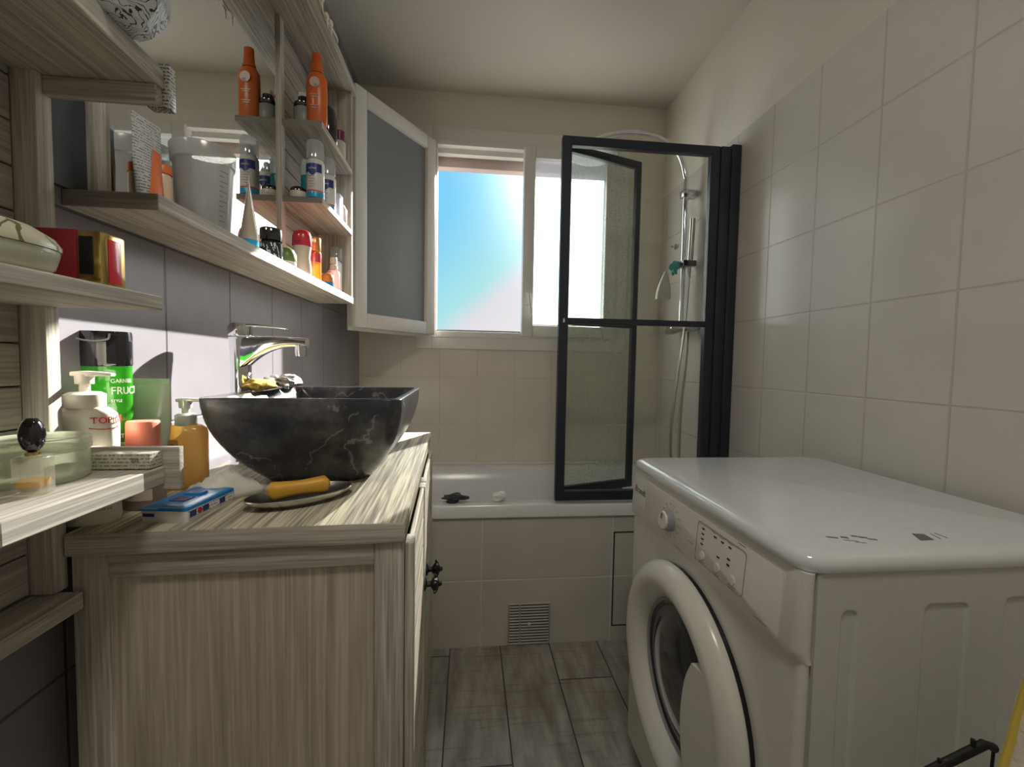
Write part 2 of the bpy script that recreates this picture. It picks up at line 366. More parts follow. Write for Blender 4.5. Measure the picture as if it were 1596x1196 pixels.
def text_bm(s, size, ext=.0004, align='CENTER', shear=0, squash=1):
    c = bpy.data.curves.new('lettering', 'FONT'); c.body = s; c.size = size; c.extrude = ext; c.align_x = align; c.align_y = 'CENTER'; c.shear = shear; c.resolution_u = 3
    o = bpy.data.objects.new('lettering', c); COL.objects.link(o)
    dg = bpy.context.evaluated_depsgraph_get(); dg.update()
    me = bpy.data.meshes.new_from_object(o.evaluated_get(dg)); bm = nb(); bm.from_mesh(me)
    bpy.data.objects.remove(o); bpy.data.meshes.remove(me); bpy.data.curves.remove(c)
    for v in bm.verts: v.co.x *= squash
    return bm
def bend(bm, rx, ry, z, ang=-pi/2, off=.0006, p=2):
    """wrap a flat XY lettering round an upright oval (half axes rx, ry), centred at angle ang"""
    rm = (rx+ry)/2
    for v in bm.verts:
        a = ang + v.co.x/rm; h = v.co.y; e = v.co.z+off
        c, s = cos(a), sin(a); q = 2/p
        v.co = Vector(((rx+e)*abs(c)**q*(1 if c >= 0 else -1), (ry+e)*abs(s)**q*(1 if s >= 0 else -1), z+h))
    return bm
def xform(bm, M):
    for v in bm.verts: v.co = M @ v.co
    return bm
def frame(o, r, u):   # matrix with columns right, up, normal at origin o
    r = Vector(r).normalized(); u = Vector(u).normalized(); n = r.cross(u)
    M = Matrix.Identity(4)
    for i in range(3): M[i][0] = r[i]; M[i][1] = u[i]; M[i][2] = n[i]; M[i][3] = o[i]
    return M
def struct(name, bm, mat, parent=None, **k):
    o = obj(name, bm, mat, parent, local=False, **k)
    if parent is None: o['kind'] = 'structure'
    return o

# ------------------------------------------------------------------ room shell
b = nb(); box(b, XL-.12, XR+.12, YR, DB+.14, -.1, 0); struct('floor', b, 'floor')
b = nb(); box(b, XL-.12, XR+.12, YR, DB+.14, CZ, CZ+.1); struct('ceiling', b, 'ceiling')
b = nb(); box(b, XL-.12, XL, YR, DB+.14, 0, CZ); struct('wall_left', b, 'tile_left')
b = nb(); box(b, XR, XR+.12, YR, DB+.14, 0, CZ)
struct('wall_right', b, 'tile_right')
b = nb(); box(b, XL-.12, XR+.12, YR-.12, YR, 0, CZ); struct('wall_rear', b, 'paint')
# back wall with window opening
WX0, WX1, WZ0, WZ1 = -.205, .785, 1.235, 2.25
b = nb()
box(b, XL, WX0, DB, DB+.14, 0, CZ); box(b, WX1, XR, DB, DB+.14, 0, CZ)
box(b, WX0, WX1, DB, DB+.14, 0, WZ0); box(b, WX0, WX1, DB, DB+.14, WZ1, CZ)
struct('wall_back', b, 'tile_back')
# outer reveal and lintel of the opening
b = nb()
box(b, WX0, WX1, DB+.085, DB+.138, 2.152, WZ1); box(b, WX0, WX0+.012, DB+.085, DB+.138, WZ0, 2.152); box(b, WX1-.012, WX1, DB+.085, DB+.138, WZ0, 2.152)
box(b, WX0+.012, WX1-.012, DB+.085, DB+.15, WZ0-.005, WZ0+.012)
struct('trim_2', b, 'reveal')

# ------------------------------------------------------------------ window
win = thing('window_1', None, None, (.29, DB, WZ0), kind='structure')
def rect_frame(bm, x0, x1, z0, z1, w, y0, y1, bev=.003, wb=None):
    wb = wb or w
    box(bm, x0, x0+w, y0, y1, z0, z1, bev); box(bm, x1-w, x1, y0, y1, z0, z1, bev)
    box(bm, x0+w, x1-w, y0, y1, z0, z0+wb, bev); box(bm, x0+w, x1-w, y0, y1, z1-w, z1, bev)
    return bm
b = nb()  # flat casing on the wall round the window
rect_frame(b, -.275, .845, 1.175, 2.31, .075, DB-.012, DB+.002)
struct('casing', b, 'white_frame', win)
b = nb()
rect_frame(b, WX0-.003, WX1+.003, WZ0, WZ1, .032, DB-.018, DB+.06)
box(b, WX0+.02, .275, DB+.02, DB+.06, 2.192, 2.235, .004)          # stepped head seen in the open half
struct('window_frame', b, 'white_frame', win)
b = nb(); box(b, WX0+.03, .27, DB+.005, DB+.075, WZ0+.030, WZ0+.042, .002); struct('threshold', b, 'grey', win)
b = nb(); rect_frame(b, .272, .772, 1.248, 2.232, .06, DB-.035, DB+.02, .006)
box(b, .335, .71, DB-.012, DB+.0, 1.308, 1.316, .002)
rs = struct('closed_sash', b, 'white_frame', win)
b = nb(); box(b, .328, .716, DB-.01, DB-.002, 1.30, 2.18); obj('pane', b, 'frosted', rs, local=False)
b = nb()  # lever handle
hp = un(823, 470, y=DB-.04)
box(b, hp.x-.012, hp.x+.012, DB-.047, DB-.033, hp.z-.02, hp.z+.05, .004)
tube(b, [(hp.x, DB-.04, hp.z+.035), (hp.x, DB-.07, hp.z+.035), (hp.x+.002, DB-.078, hp.z+.01), (hp.x+.014, DB-.08, hp.z-.08)], [.008, .009, .009, .006], 10)
obj('handle', b, 'white', rs, local=False)
# the open sash, hinged on the left jamb, swung into the room
hx, hy = -.197, DB-.045
fx, fy = -.483, 1.815
ang = math.atan2(fy-hy, fx-hx); LW = math.hypot(fx-hx, fy-hy)
os_ = bpy.data.objects.new('open_sash', None)
b = nb()
SZ0, SZ1 = 1.243, 2.214
def sash_frame(bm, L, z0, z1):
    # local: x along the sash from the hinge, y thickness
    for (w, y0, y1) in ((.062, -.022, .022),):
        rect_frame(bm, 0, L, z0, z1, w, y0, y1, .005)
    rect_frame(bm, -.0, L, z0-.012, z1, .03, -.032, -.0225, .003, wb=.03)
Ms = Matrix.Translation((hx, hy, 0)) @ Matrix.Rotation(ang, 4, 'Z')
sash_frame(b, LW, SZ0, SZ1); xform(b, Ms)
os_ = struct('open_sash', b, 'white_frame', win)
b = nb(); box(b, .058, LW-.058, -.004, .004, SZ0+.058, SZ1-.058); xform(b, Ms); obj('pane', b, 'sash_glass', os_, local=False)
b = nb()
for zz in (1.33, 2.12): lathe(b, [(.007, -.03), (.007, .03)], 12, Matrix.Translation((hx+.004, hy+.012, zz)))
obj('hinge', b, 'white', os_, local=False)

# ------------------------------------------------------------------ bathtub
tubT = thing('bathtub', 'white built-in bathtub with tiled front under the window', 'bathtub', (.237, 1.94, 0))
TZ = .56
x0, x1, y0, y1 = XL+.001, XR-.001, DF-.012, DB-.001
cx, cy = (x0+x1)/2, (y0+y1)/2; hx_, hy_ = (x1-x0)/2, (y1-y0)/2
b = nb()
secs = [rr(hx_, hy_, .006, TZ-.045, 6, cx, cy), rr(hx_, hy_, .012, TZ-.012, 6, cx, cy), rr(hx_-.008, hy_-.008, .012, TZ, 6, cx, cy),
        rr(hx_-.075, hy_-.065, .14, TZ, 6, cx, cy+.004), rr(hx_-.092, hy_-.08, .14, TZ-.012, 6, cx, cy+.004),
        rr(hx_-.13, hy_-.105, .15, TZ-.15, 6, cx, cy), rr(hx_-.18, hy_-.14, .15, TZ-.33, 6, cx, cy), rr(hx_-.26, hy_-.2, .12, TZ-.38, 6, cx, cy)]
loft(b, secs, cap0=False, cap1=True)
obj('tub_shell', b, 'enamel', tubT, local=False, sharp=50)
b = nb(); box(b, XL+.001, XR-.001, DF, DF+.05, 0, TZ-.046); ap = obj('apron', b, 'tile_apron', tubT, local=False)
b = nb(); box(b, XL+.1, XR-.1, DB-.022, DB-.002, TZ+.0005, TZ+.012, .004); obj('sealant_bead', b, 'white', tubT, local=False)
b = nb()
a0, a1 = .578, 1.0
for (xa, xb, za, zb) in ((a0, a0+.005, .06, .445), (a0, a1, .06, .0645), (a0, a1, .4405, .445), (a1-.005, a1, .06, .445)):
    box(b, xa, xb, DF-.0015, DF+.01, za, zb)
pn = obj('access_panel', b, 'dark', tubT, local=False)
# vent grille in the tub front
vx0, vx1, vz0, vz1 = .163, .327, .008, .167
vt = thing('vent_grille', 'small square cream vent grille with dark horizontal slots at foot of bath front', 'vent', ((vx0+vx1)/2, DF-.003, vz0))
b = nb(); box(b, vx0, vx1, DF-.0025, DF-.0005, vz0, vz1); obj('slot_backing', b, 'dark', vt, local=False)
b = nb(); nsl = 14
for i in range(nsl+1):
    z = vz0+(vz1-vz0)*i/nsl
    box(b, vx0-.001, vx1+.001, DF-.006, DF-.0024, z-.0031, z+.0031, .0008, 1)
for x in (vx0+.002, (vx0+vx1)/2-.037, vx1-.002): box(b, x-.0022, x+.0022, DF-.006, DF-.0024, vz0, vz1)
obj('slats', b, MAT['tile_apron'], vt, local=False)
b = nb(); lathe(b, [(.006, 0), (.006, .003), (.003, .005)], 12, frame(((vx0+vx1)/2, DF-.006, (vz0+vz1)/2), (1, 0, 0), (0, 0, 1))); obj('centre_screw', b, 'white', vt, local=False)
# things lying in the tub / on its far inner ledge
def blob(name, label, cat, c, rad, mat, seed=1, rough=.35, squash=(1, 1, 1)):
    rnd = random.Random(seed); b = nb(); bmesh.ops.create_icosphere(b, subdivisions=4, radius=1)
    dirs = [(Vector((rnd.uniform(-1, 1), rnd.uniform(-1, 1), rnd.uniform(-1, 1))).normalized(), rnd.uniform(3, 9), rnd.uniform(0, 6)) for _ in range(9)]
    for v in b.verts:
        p = v.co.normalized(); k = 1+rough*sum(sin(d.dot(p)*f+ph) for d, f, ph in dirs)/len(dirs)*1.6
        q = p*k; v.co = Vector((q.x*rad*squash[0], q.y*rad*squash[1], q.z*rad*squash[2]))
    mz = min(v.co.z for v in b.verts)
    for v in b.verts: v.co += Vector(c)-Vector((0, 0, mz))
    o = obj(name, b, mat, None, 60); return tag(o, label, cat)
blob('wet_washcloth', 'small dark crumpled cloth left on bathtub rim behind the vanity', 'cloth', (-.052, 1.645, TZ+.0005), .03, 'kerb', 3, .8, (1.5, .8, .38))
blob('bath_toy', 'small white rounded bath toy on bathtub rim between dark cloth and shower screen', 'toy', (.128, 1.648, TZ+.0005), .021, 'white', 5, .5, (1.4, .9, .75))

# ------------------------------------------------------------------ shower screen
ss = thing('shower_screen', 'black framed folding glass shower screen standing on the bathtub rim', 'shower screen', (.66, DF+.012, TZ))
SX0, SXR, ST = .338, 1.042, 1.962
SY = DF+.014
def bar(bm, x0, x1, z0, z1, yc=SY, th=.026, M=None): return box(bm, x0, x1, yc-th/2, yc+th/2, z0, z1, .002, 1, M)
b = nb(); z0s = TZ+.012
bar(b, SX0, SX0+.036, z0s, ST); bar(b, SX0+.036, .93, ST-.034, ST); bar(b, SX0+.036, .93, z0s, z0s+.038); bar(b, SX0+.036, .93, 1.262, 1.284)
bar(b, .925, .962, z0s, ST)
obj('outer_frame', b, 'black', ss, local=False)
b = nb(); box(b, .962, 1.003, SY-.02, SY+.02, z0s, ST-.002, .003); box(b, 1.003, SXR, SY-.024, SY+.026, z0s, ST+.006, .003)
obj('wall_profile', b, 'black', ss, local=False)
b = nb(); box(b, .345, .935, SY-.003, SY+.003, z0s+.03, ST-.03); obj('outer_pane', b, 'screen', ss, local=False)
b = nb(); box(b, SX0+.016, SX0+.022, SY-.016, SY-.012, 1.265, 1.28, .001); obj('hinge_pin', b, 'white', ss, local=False)
# inner leaf folded behind
e = un(994, 500, y=1.765); L2 = math.hypot(e.x-(SX0+.02), 1.765-(SY+.03))
Mi = Matrix.Translation((SX0+.012, SY+.032, 0)) @ Matrix.Rotation(math.atan2(1.765-(SY+.03), e.x-(SX0+.02)), 4, 'Z')
def leaf(): return nb()
b = nb(); z0i = TZ+.02
bar(b, 0, .03, z0i, ST-.006, 0, .02); bar(b, L2-.026, L2, z0i, ST-.006, 0, .02); bar(b, .03, L2-.026, ST-.036, ST-.006, 0, .02); bar(b, .03, L2-.026, z0i, z0i+.034, 0, .02); bar(b, .03, L2-.026, 1.262, 1.280, 0, .02)
xform(b, Mi); obj('inner_frame', b, 'black', ss, local=False)
b = nb(); box(b, .015, L2-.01, -.003, .003, z0i+.02, ST-.02); xform(b, Mi); obj('inner_pane', b, 'screen_wet', ss, local=False)
b = nb(); box(b, .06, L2-.05, -.007, .007, z0i-.012, z0i+.001, .002); xform(b, Mi); obj('sealing_strip', b, 'rubber', ss, local=False)

# ------------------------------------------------------------------ shower set
px, py = .985, 1.915
sh = thing('shower_column', 'chrome shower column with curved rain head arm on the right wall above bathtub', 'shower', (px, py, 1.26))
pz = un(1063, 512, y=py).z
b = nb()
pts = [(px, py, pz+.02), (px, py, 1.9), (px-.004, py, 1.98), (px-.035, py, 2.07), (px-.10, py, 2.125), (px-.2, py, 2.155), (px-.32, py, 2.15), (px-.43, py, 2.115), (px-.44, py, 2.085)]
tube(b, spline(pts, 7), .0115, 14); obj('riser_pipe', b, 'chrome', sh, local=False)
b = nb(); lathe(b, [(.012, .03), (.03, .012), (.10, .006), (.105, 0), (.10, -.008), (.0, -.009)], 40, Matrix.Translation((px-.44, py, 2.05))); obj('rain_head', b, 'clearcap', sh, local=False)
b = nb(); zb = un(1068, 303, y=py).z
box(b, px-.02, XR-.008, py-.02, py+.02, zb-.017, zb+.017, .006); obj('wall_bracket', b, 'dull_chrome', sh, local=False)
b = nb(); Mx = frame((px, 0, pz), (1, 0, 0), (0, 0, 1))
My = Matrix(((1, 0, 0, px+.008), (0, 0, 1, 0), (0, -1, 0, pz), (0, 0, 0, 1)))
lathe(b, [(.019, py-.13), (.022, py-.125), (.022, py-.08), (.018, py-.078), (.018, py+.078), (.022, py+.08), (.022, py+.135), (.018, py+.14)], 20, My); obj('mixer_valve', b, 'dull_chrome', sh, local=False)
b = nb(); hl = un(1067, 412, y=py-.03)
box(b, px-.03, px+.035, py-.06, py+.018, hl.z-.014, hl.z+.014, .006); obj('slide_holder', b, 'black_gloss', sh, local=False)
hs = Vector((px+.006, py-.045, hl.z))
b = nb(); tube(b, [hs+Vector((.0, 0, -.06)), hs+Vector((0, 0, -.01)), hs+Vector((.003, 0, .02)), hs+Vector((.008, 0, .16)), hs+Vector((.008, 0, .2))], [.008, .009, .0125, .0125, .012], 14); obj('hand_shower', b, 'steel', sh, local=False)
b = nb(); hb = un(1043, 690, y=py-.08)
tube(b, spline([hs+Vector((0, 0, -.06)), hs+Vector((-.012, .0, -.28)), (px-.045, py-.07, 1.05), (px-.075, py-.09, .82), (px-.075, py-.10, .66), (px-.05, py-.10, .60), (px-.03, py-.08, .70), (px-.012, py-.05, .90), (px+.008, py-.045, 1.15), (px+.01, py-.045, pz-.02)], 8), .0068, 10)
obj('hose', b, 'steel', sh, local=False)
blob('net_bath_puff', 'small teal net bath puff hanging beside the slide holder of the shower', 'bath puff', (px-.05, py-.02, hl.z-.05), .020, 'teal_puff', 8, .9, (.8, .8, 1.25))
b = nb()
q = un(1040, 455, y=py+.06)
prof = []
for i in range(9):
    t = i/8; w = .006+.028*sin(t*pi*.55)
    prof.append(rr(w, .008+.006*t, .006, hl.z-.02-.13*t, 3, px-.06-.01*t, py+.05))
loft(b, prof); tag(obj('hanging_washcloth', b, 'beige_cloth'), 'beige washcloth hanging behind the shower pipe', 'washcloth')
b = nb(); hk = un(1052, 385, x=XR-.012)
lathe(b, [(.014, 0), (.014, .004), (.005, .006), (.004, .02), (.007, .024)], 14, frame((XR-.0065, hk.y, hk.z), (0, 1, 0), (0, 0, -1)) @ Matrix.Rotation(pi, 4, 'X') if False else Matrix(((0, 0, -1, XR-.0065), (0, 1, 0, hk.y), (1, 0, 0, hk.z), (0, 0, 0, 1))))
tag(obj('wall_hook', b, 'dull_chrome'), 'tiny round metal hook on the tiled wall left of the hand shower', 'hook')

# ------------------------------------------------------------------ washing machine
WXF, WY0, WY1, WH, WXB = .465, .53, 1.137, .85, 1.008
wm = thing('washing_machine', 'white front-loading washing machine standing against the right wall', 'washing machine', ((WXF+WXB)/2, (WY0+WY1)/2, 0))
def rrp(hx, hy, r, z): return rr(hx, hy, r, z, 6, (WXF+WXB)/2, (WY0+WY1)/2)
HX, HY = (WXB-WXF)/2, (WY1-WY0)/2
b = nb(); loft(b, [rrp(HX+.004, HY+.004, .035, .824), rrp(HX+.007, HY+.007, .038, .832), rrp(HX+.005, HY+.005, .036, .842), rrp(HX-.003, HY-.003, .032, .8485), rrp(HX-.016, HY-.016, .025, .8505)])
obj('lid', b, 'washer_lid', wm, local=False, sharp=60)
b = nb()
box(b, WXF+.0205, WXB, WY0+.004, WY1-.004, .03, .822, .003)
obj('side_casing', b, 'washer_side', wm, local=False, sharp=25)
PR = [(.524, .549, .768), (.654, .725, .772), (.785, .86, .777), (.90, .95, .777)]
def sdf(x, z):
    best = 9
    for xa, xb, zt_ in PR:
        cx_, cz_, hx3, hz3, r3 = (xa+xb)/2, (zt_+.08)/2, (xb-xa)/2-.011, (zt_-.08)/2-.011, .011
        qx, qz = abs(x-cx_)-hx3, abs(z-cz_)-hz3
        best = min(best, math.hypot(max(qx, 0), max(qz, 0))+min(max(qx, qz), 0)-r3)
    return best
xs_ = {WXF+.0205, WXB}; zs_ = {.03, .822}
for xa, xb, zt_ in PR:
    for e_ in (xa, xb):
        for k in range(-5, 6): xs_.add(e_+k*.0012)
    for k in range(-12, 6): zs_.add(zt_+k*.0012); 
    zs_.update((.08, .076, .084))
x = WXF+.0205
while x < WXB: xs_.add(x); x += .012
z = .03
while z < .822: zs_.add(z); z += .03
def thin(q):
    q = sorted(q); o = [q[0]]
    for v in q[1:]:
        if v-o[-1] > .0008: o.append(v)
    return o
xs_, zs_ = thin([x for x in xs_ if WXF+.0205 <= x <= WXB]), thin([z for z in zs_ if .03 <= z <= .822])
b = nb(); g_ = []
for x in xs_:
    row = []
    for z in zs_:
        t = min(1, max(0, (.001-sdf(x, z))/.004)); t = t*t*(3-2*t)
        row.append(b.verts.new((x, WY0-.0005+.0036*t, z)))
    g_.append(row)
for a_ in range(len(xs_)-1):
    for c_ in range(len(zs_)-1): b.faces.new((g_[a_][c_], g_[a_+1][c_], g_[a_+1][c_+1], g_[a_][c_+1]))
ex = bmesh.ops.extrude_edge_only(b, edges=[e for e in b.edges if e.is_boundary])
for v in ex['geom']:
    if isinstance(v, bmesh.types.BMVert): v.co.y = WY0+.0045
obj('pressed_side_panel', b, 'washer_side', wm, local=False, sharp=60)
b = nb(); loft(b, [[Vector((WXF+.02+(-.02 if False else 0), 0, 0))+p*0 for p in rrp(HX, HY, .03, 0)] for _ in range(0)] or [rr(.0095, HY, .009, .05, 5, WXF+.0095, (WY0+WY1)/2), rr(.0095, HY, .009, .70, 5, WXF+.0095, (WY0+WY1)/2)])
obj('front_casing', b, 'washer', wm, local=False, sharp=40)
b = nb()   # fascia: sits proud of the casing, leans back a little towards the lid
def fs(x, z, r=.013): return rr((WXF+.020-x)/2, HY+.002, r, z, 5, (WXF+.020+x)/2, (WY0+WY1)/2)
loft(b, [fs(WXF+.004, .692), fs(WXF-.006, .698), fs(WXF-.009, .712), fs(WXF-.002, .80), fs(WXF+.001, .8225)])
fas = obj('control_panel', b, 'washer', wm, local=False, sharp=40)
def fpt(y, z, e=0):   # point on the fascia's face
    t = (z-.712)/(.80-.712); return Vector((WXF-.009+.007*t-e, y, z))
fn_up = Vector((.007, 0, .088)).normalized()
def fmat(y, z, e=.0): return frame(fpt(y, z, e), (0, -1, 0), fn_up)
def fplate(bm, ya, yb, za, zb, e0, e1, r=.006):
    c = fmat((ya+yb)/2, (za+zb)/2); hw, hh = abs(ya-yb)/2, abs(zb-za)/2
    loft(bm, [rr(hw, hh, r, e0, 4), rr(hw, hh, r, e1*.6, 4), rr(hw-.0008, hh-.0008, r, e1, 4)], M=c)
b = nb(); fplate(b, 1.045, .562, .706, .808, -.004, .0015, .006); fp = obj('inset_plate', b, 'panel_grey', wm, local=False)
def outline(bm, ya, yb, za, zb, w, e0, e1, r=.007):
    c = fmat((ya+yb)/2, (za+zb)/2); hw, hh = abs(ya-yb)/2, abs(zb-za)/2
    A = rr(hw, hh, r, e0, 4); B = rr(hw, hh, r, e1, 4); C = rr(hw-w, hh-w, r-w*.5, e1, 4); D = rr(hw-w, hh-w, r-w*.5, e0, 4)
    loft(bm, [A, B, C, D], False, False, M=c)
b = nb(); outline(b, .795, .645, .722, .80, .0012, .001, .0024); obj('display_outline', b, 'grey', wm, local=False)
b = nb()   # knob
kn = (.905, .757)
lathe(b, [(.024, 0), (.0235, .004), (.020, .020), (.0185, .022), (.0, .0225)], 36, fmat(*kn, .001)); kno = obj('programme_knob', b, 'washer', wm, local=False)
b = nb(); lathe(b, [(.0246, .0015), (.0248, .003), (.0218, .0175), (.0205, .0178)], 36, fmat(*kn, .001), caps=False); obj('knob_ring', b, 'grey', kno, local=False)
b = nb(); xform(b, Matrix.Identity(4))
M0 = fmat(*kn, .0255); box(b, -.0012, .0012, .006, .017, -.002, .0006, .0003, 1, M0); obj('knob_pointer', b, 'print', kno, local=False)
b = text_bm('Brandt', .025, .0003, shear=.1); xform(b, fmat(1.084, .770, .0006)); obj('brand_lettering', b, 'print', wm, local=False)
b = nb()   # little printed programme words round the knob and on the panel: short dashes
rnd = random.Random(4)
def dash(y, z, w, h=.0016, e=.0017): box(b, -w/2, w/2, -h/2, h/2, 0, .0003, 0, 1, fmat(y, z, e))
for i in range(14):
    a = pi*2*i/14; dash(kn[0]-.040*cos(a), kn[1]+.036*sin(a), rnd.uniform(.008, .014))
for i in range(14):
    a = pi*2*i/14; dash(kn[0]-.030*cos(a), kn[1]+.030*sin(a), .003)
for y, z, w in ((.66, .807, .02), (.575, .80, .0), (.60, .713, .03), (.86, .712, .02), (.815, .745, .018)):
    if w: dash(y, z, w)
for y in (.74, .715, .69): dash(y, .796, .014, .0012)
for y in (.77, .72, .675): dash(y, .7275, .02, .0012); dash(y, .7245, .016, .0012)
obj('printed_legend', b, 'grey', wm, local=False)
b = nb()
for (y, z) in ((.775, .789), (.775, .779), (.775, .769), (.775, .759), (.735, .789), (.712, .789), (.69, .789), (.72, .758), (.69, .768), (.69, .758)):
    b = nb(); box(b, -.004, .004, -.0014, .0014, 0, .0006, 0, 1, fmat(y, z, .0017)); obj('indicator_lamp', b, 'kerb', wm, local=False)
for (y, z) in ((.77, .738), (.72, .738), (.675, .738)):
    b = nb(); lathe(b, [(.0085, 0), (.008, .0025), (.0, .003)], 24, fmat(y, z, .0015)); obj('push_button', b, 'washer', wm, local=False)
b = nb()
c = fmat(1.085, .722); loft(b, [rr(.032, .010, .004, .0, 3), rr(.032, .010, .004, .0008, 3)], M=c); obj('drawer_grip', b, plain('grip_grey', (.52, .50, .47), .4), wm, local=False)
# door
DY, DZ, DR = .838, .437, .236
Md = Matrix(((0, 0, -1, WXF-.001), (0, 1, 0, DY), (1, 0, 0, DZ), (0, 0, 0, 1)))   # local z -> -x
b = nb(); lathe(b, [(DR-.012, .004), (DR, .010), (DR+.002, .018), (DR-.006, .032), (DR-.022, .044), (DR-.038, .047), (DR-.052, .042), (.162, .022), (.156, .009), (.155, .004)], 72, Md, caps=False)
dr = obj('door', b, 'washer', wm, local=False, sharp=60)
b = nb(); lathe(b, [(DR-.004, -.004), (DR-.004, .006), (DR-.03, .006)], 64, Md, caps=False); obj('door_gasket', b, 'kerb', dr, local=False)
b = nb(); lathe(b, [(.1555, .010), (.150, .007), (.140, .004), (.128, .004), (.120, .008), (.10, .018), (.05, .024), (.0, .025)], 64, Md, caps=False); obj('porthole', b, plain('porthole_glass', (.03, .036, .05), .06, coat=1), dr, local=False)
b = nb(); lathe(b, [(.156, .011), (.154, .013), (.150, .010), (.1495, .007)], 64, Md, caps=False); obj('porthole_ring', b, 'grey', dr, local=False)
# handle: crescent plate filling the lower near side of the ring
b = nb()
edge = spline([(-.112, .118, 0), (-.092, .075, 0), (-.081, .02, 0), (-.080, -.03, 0), (-.090, -.085, 0), (-.112, -.130, 0)], 5)
arc = [(.200*cos(R(a)), .200*sin(R(a))) for a in range(226, 136, -5)]
top_ = []
poly = [(p.x, p.y) for p in edge]+arc+top_
A = [b.verts.new((WXF-.018, DY+p[0], DZ+p[1])) for p in poly]
Bv = [b.verts.new((WXF-.0475, DY+p[0], DZ+p[1])) for p in poly]
nP = len(poly)
for i in range(nP): b.faces.new((A[i], A[(i+1) % nP], Bv[(i+1) % nP], Bv[i]))
bmesh.ops.triangulate(b, faces=[b.faces.new(A[::-1]), b.faces.new(Bv)])
o = obj('door_handle', b, 'washer', dr, local=False, sharp=60)
md = o.modifiers.new('Bevel', 'BEVEL'); md.width = .007; md.segments = 4; md.limit_method = 'ANGLE'
for (xx, yy) in ((WXF+.05, WY0+.05), (WXF+.05, WY1-.05), (WXB-.05, WY0+.05), (WXB-.05, WY1-.05)):
    b = nb(); lathe(b, [(.02, 0), (.022, .006), (.012, .012), (.012, .032)], 20, Matrix.Translation((xx, yy, 0))); obj('foot', b, 'rubber', wm, local=False)
# worn stickers on the lid
b = nb()
for (u, v, w, h_) in ((1297, 838, .016, .004), (1316, 838, .01, .006), (1331, 836, .008, .005), (1345, 838, .012, .005), (1360, 841, .012, .004), (1326, 843, .02, .0012), (1342, 846, .014, .0012)):
    p = un(u, v, z=.8507); box(b, -w/2, w/2, -h_/2, h_/2, -.0001, .0003, 0, 1, Matrix.Translation(p) @ Matrix.Rotation(R(-20), 4, 'Z'))
obj('worn_lettering', b, 'print', wm, local=False)
b = nb()
pts = [un(u, v, z=.8507) for u, v in ((1421, 832), (1440, 833), (1456, 842), (1435, 843))]
A = [b.verts.new(p) for p in pts]; Bv = [b.verts.new(p+Vector((0, 0, .0004))) for p in pts]
for i in range(4): b.faces.new((A[i], A[(i+1) % 4], Bv[(i+1) % 4], Bv[i]))
b.faces.new(A[::-1]); b.faces.new(Bv)
for (u, v, u2, v2) in ((1450, 832, 1466, 840), (1456, 831, 1477, 839)):
    p, q = un(u, v, z=.8507), un(u2, v2, z=.8507); d = (q-p); a = math.atan2(d.y, d.x)
    box(b, 0, d.length, -.0007, .0007, -.0001, .0003, 0, 1, Matrix.Translation(p) @ Matrix.Rotation(a, 4, 'Z'))
obj('energy_sticker', b, 'print', wm, local=False)

# black wire rack and towel at the right edge, in front of the machine
rk = thing('wire_laundry_rack', 'black wire rack folded up beside the washing machine', 'rack', (.64, .44, 0))
b = nb(); YK = .455
pa, pb_, pc = un(1462, 1196, y=YK), un(1535, 1160, y=YK), un(1549, 1166, y=YK)
d = (pb_-pa).normalized(); pa2 = pa-d*.10
tube(b, [pa2, pb_, pc], .0055, 10); tube(b, [pc, Vector((pc.x-.003, YK, pc.z-.1)), Vector((pc.x, YK, .0055))], .0018, 8)
tube(b, [Vector((pa2.x, YK, pa2.z)), Vector((pa2.x, YK, .0055))], .003, 8)
obj('rack_frame', b, 'iron', rk, local=False)
for (u_, v_, l_, r_) in ((1517, 1158, .012, .0028), (1464, 1188, .007, .0022)):
    b = nb(); p = un(u_, v_, y=YK); tube(b, [p+Vector((0, 0, .004)), p+Vector((0, 0, -l_))], r_, 8); obj('rack_peg', b, 'iron', rk, local=False)
b = nb(); secs = []
TWY = .405
for i in range(15):
    z = .001+.78*i/14; xl = .650-.019*((.742-z)/.087); xl = max(.612, xl)+.002*sin(i*1.7)
    secs.append(rr(.06, .022+.004*sin(i*1.1), .018, z, 5, xl+.06, TWY+.004*sin(i*.8)))
loft(b, secs); tw = tag(obj('hanging_towel', b, 'towel', sharp=60), 'cream towel with yellow trim at right edge beside the washing machine', 'towel')
b = nb()
tube(b, spline([(.651, TWY+.006, .765), (.646, TWY+.010, .72), (.635, TWY+.010, .67), (.624, TWY+.010, .62), (.614, TWY+.010, .54)], 6), .004, 8); obj('yellow_trim', b, 'yellow', tw, local=False)

# ------------------------------------------------------------------ vanity
VZ = .8725
VA = R(2.5)
van = thing('vanity_cabinet', 'bleached wood vanity cabinet with plank doors under the stone basin', 'cabinet', (-.528, .602, 0), (0, 0, VA))
VL, VD = .80, .438     # local: x 0..VD away from wall, y 0..VL
b = nb(); box(b, -.0, VD, .0, VL, VZ-.031, VZ, .0025, 2); endband(obj('countertop', b, 'wtop', van), 'y', 'wx')
b = nb()  # near side: stiles, rail
zt = VZ-.032
box(b, .004, .046, .006, .03, .0, zt, .002); obj('side_stile', b, 'wz', van); b = nb(); box(b, VD-.045, VD-.004, .006, .03, .0, zt, .002)
obj('side_stile', b, 'wz', van)
b = nb(); box(b, .046, VD-.045, .008, .028, zt-.034, zt, .0015); obj('side_rail', b, 'wx', van); b = nb(); box(b, .046, VD-.045, .008, .028, .05, .10, .0015); obj('side_rail', b, 'wx', van)
b = nb(); box(b, .04, VD-.04, .014, .024, .06, zt-.03); obj('side_panel', b, wood('vanity_side_wood', 'z', (.66, .60, .49), (.42, .37, .29), .8, .9), van)
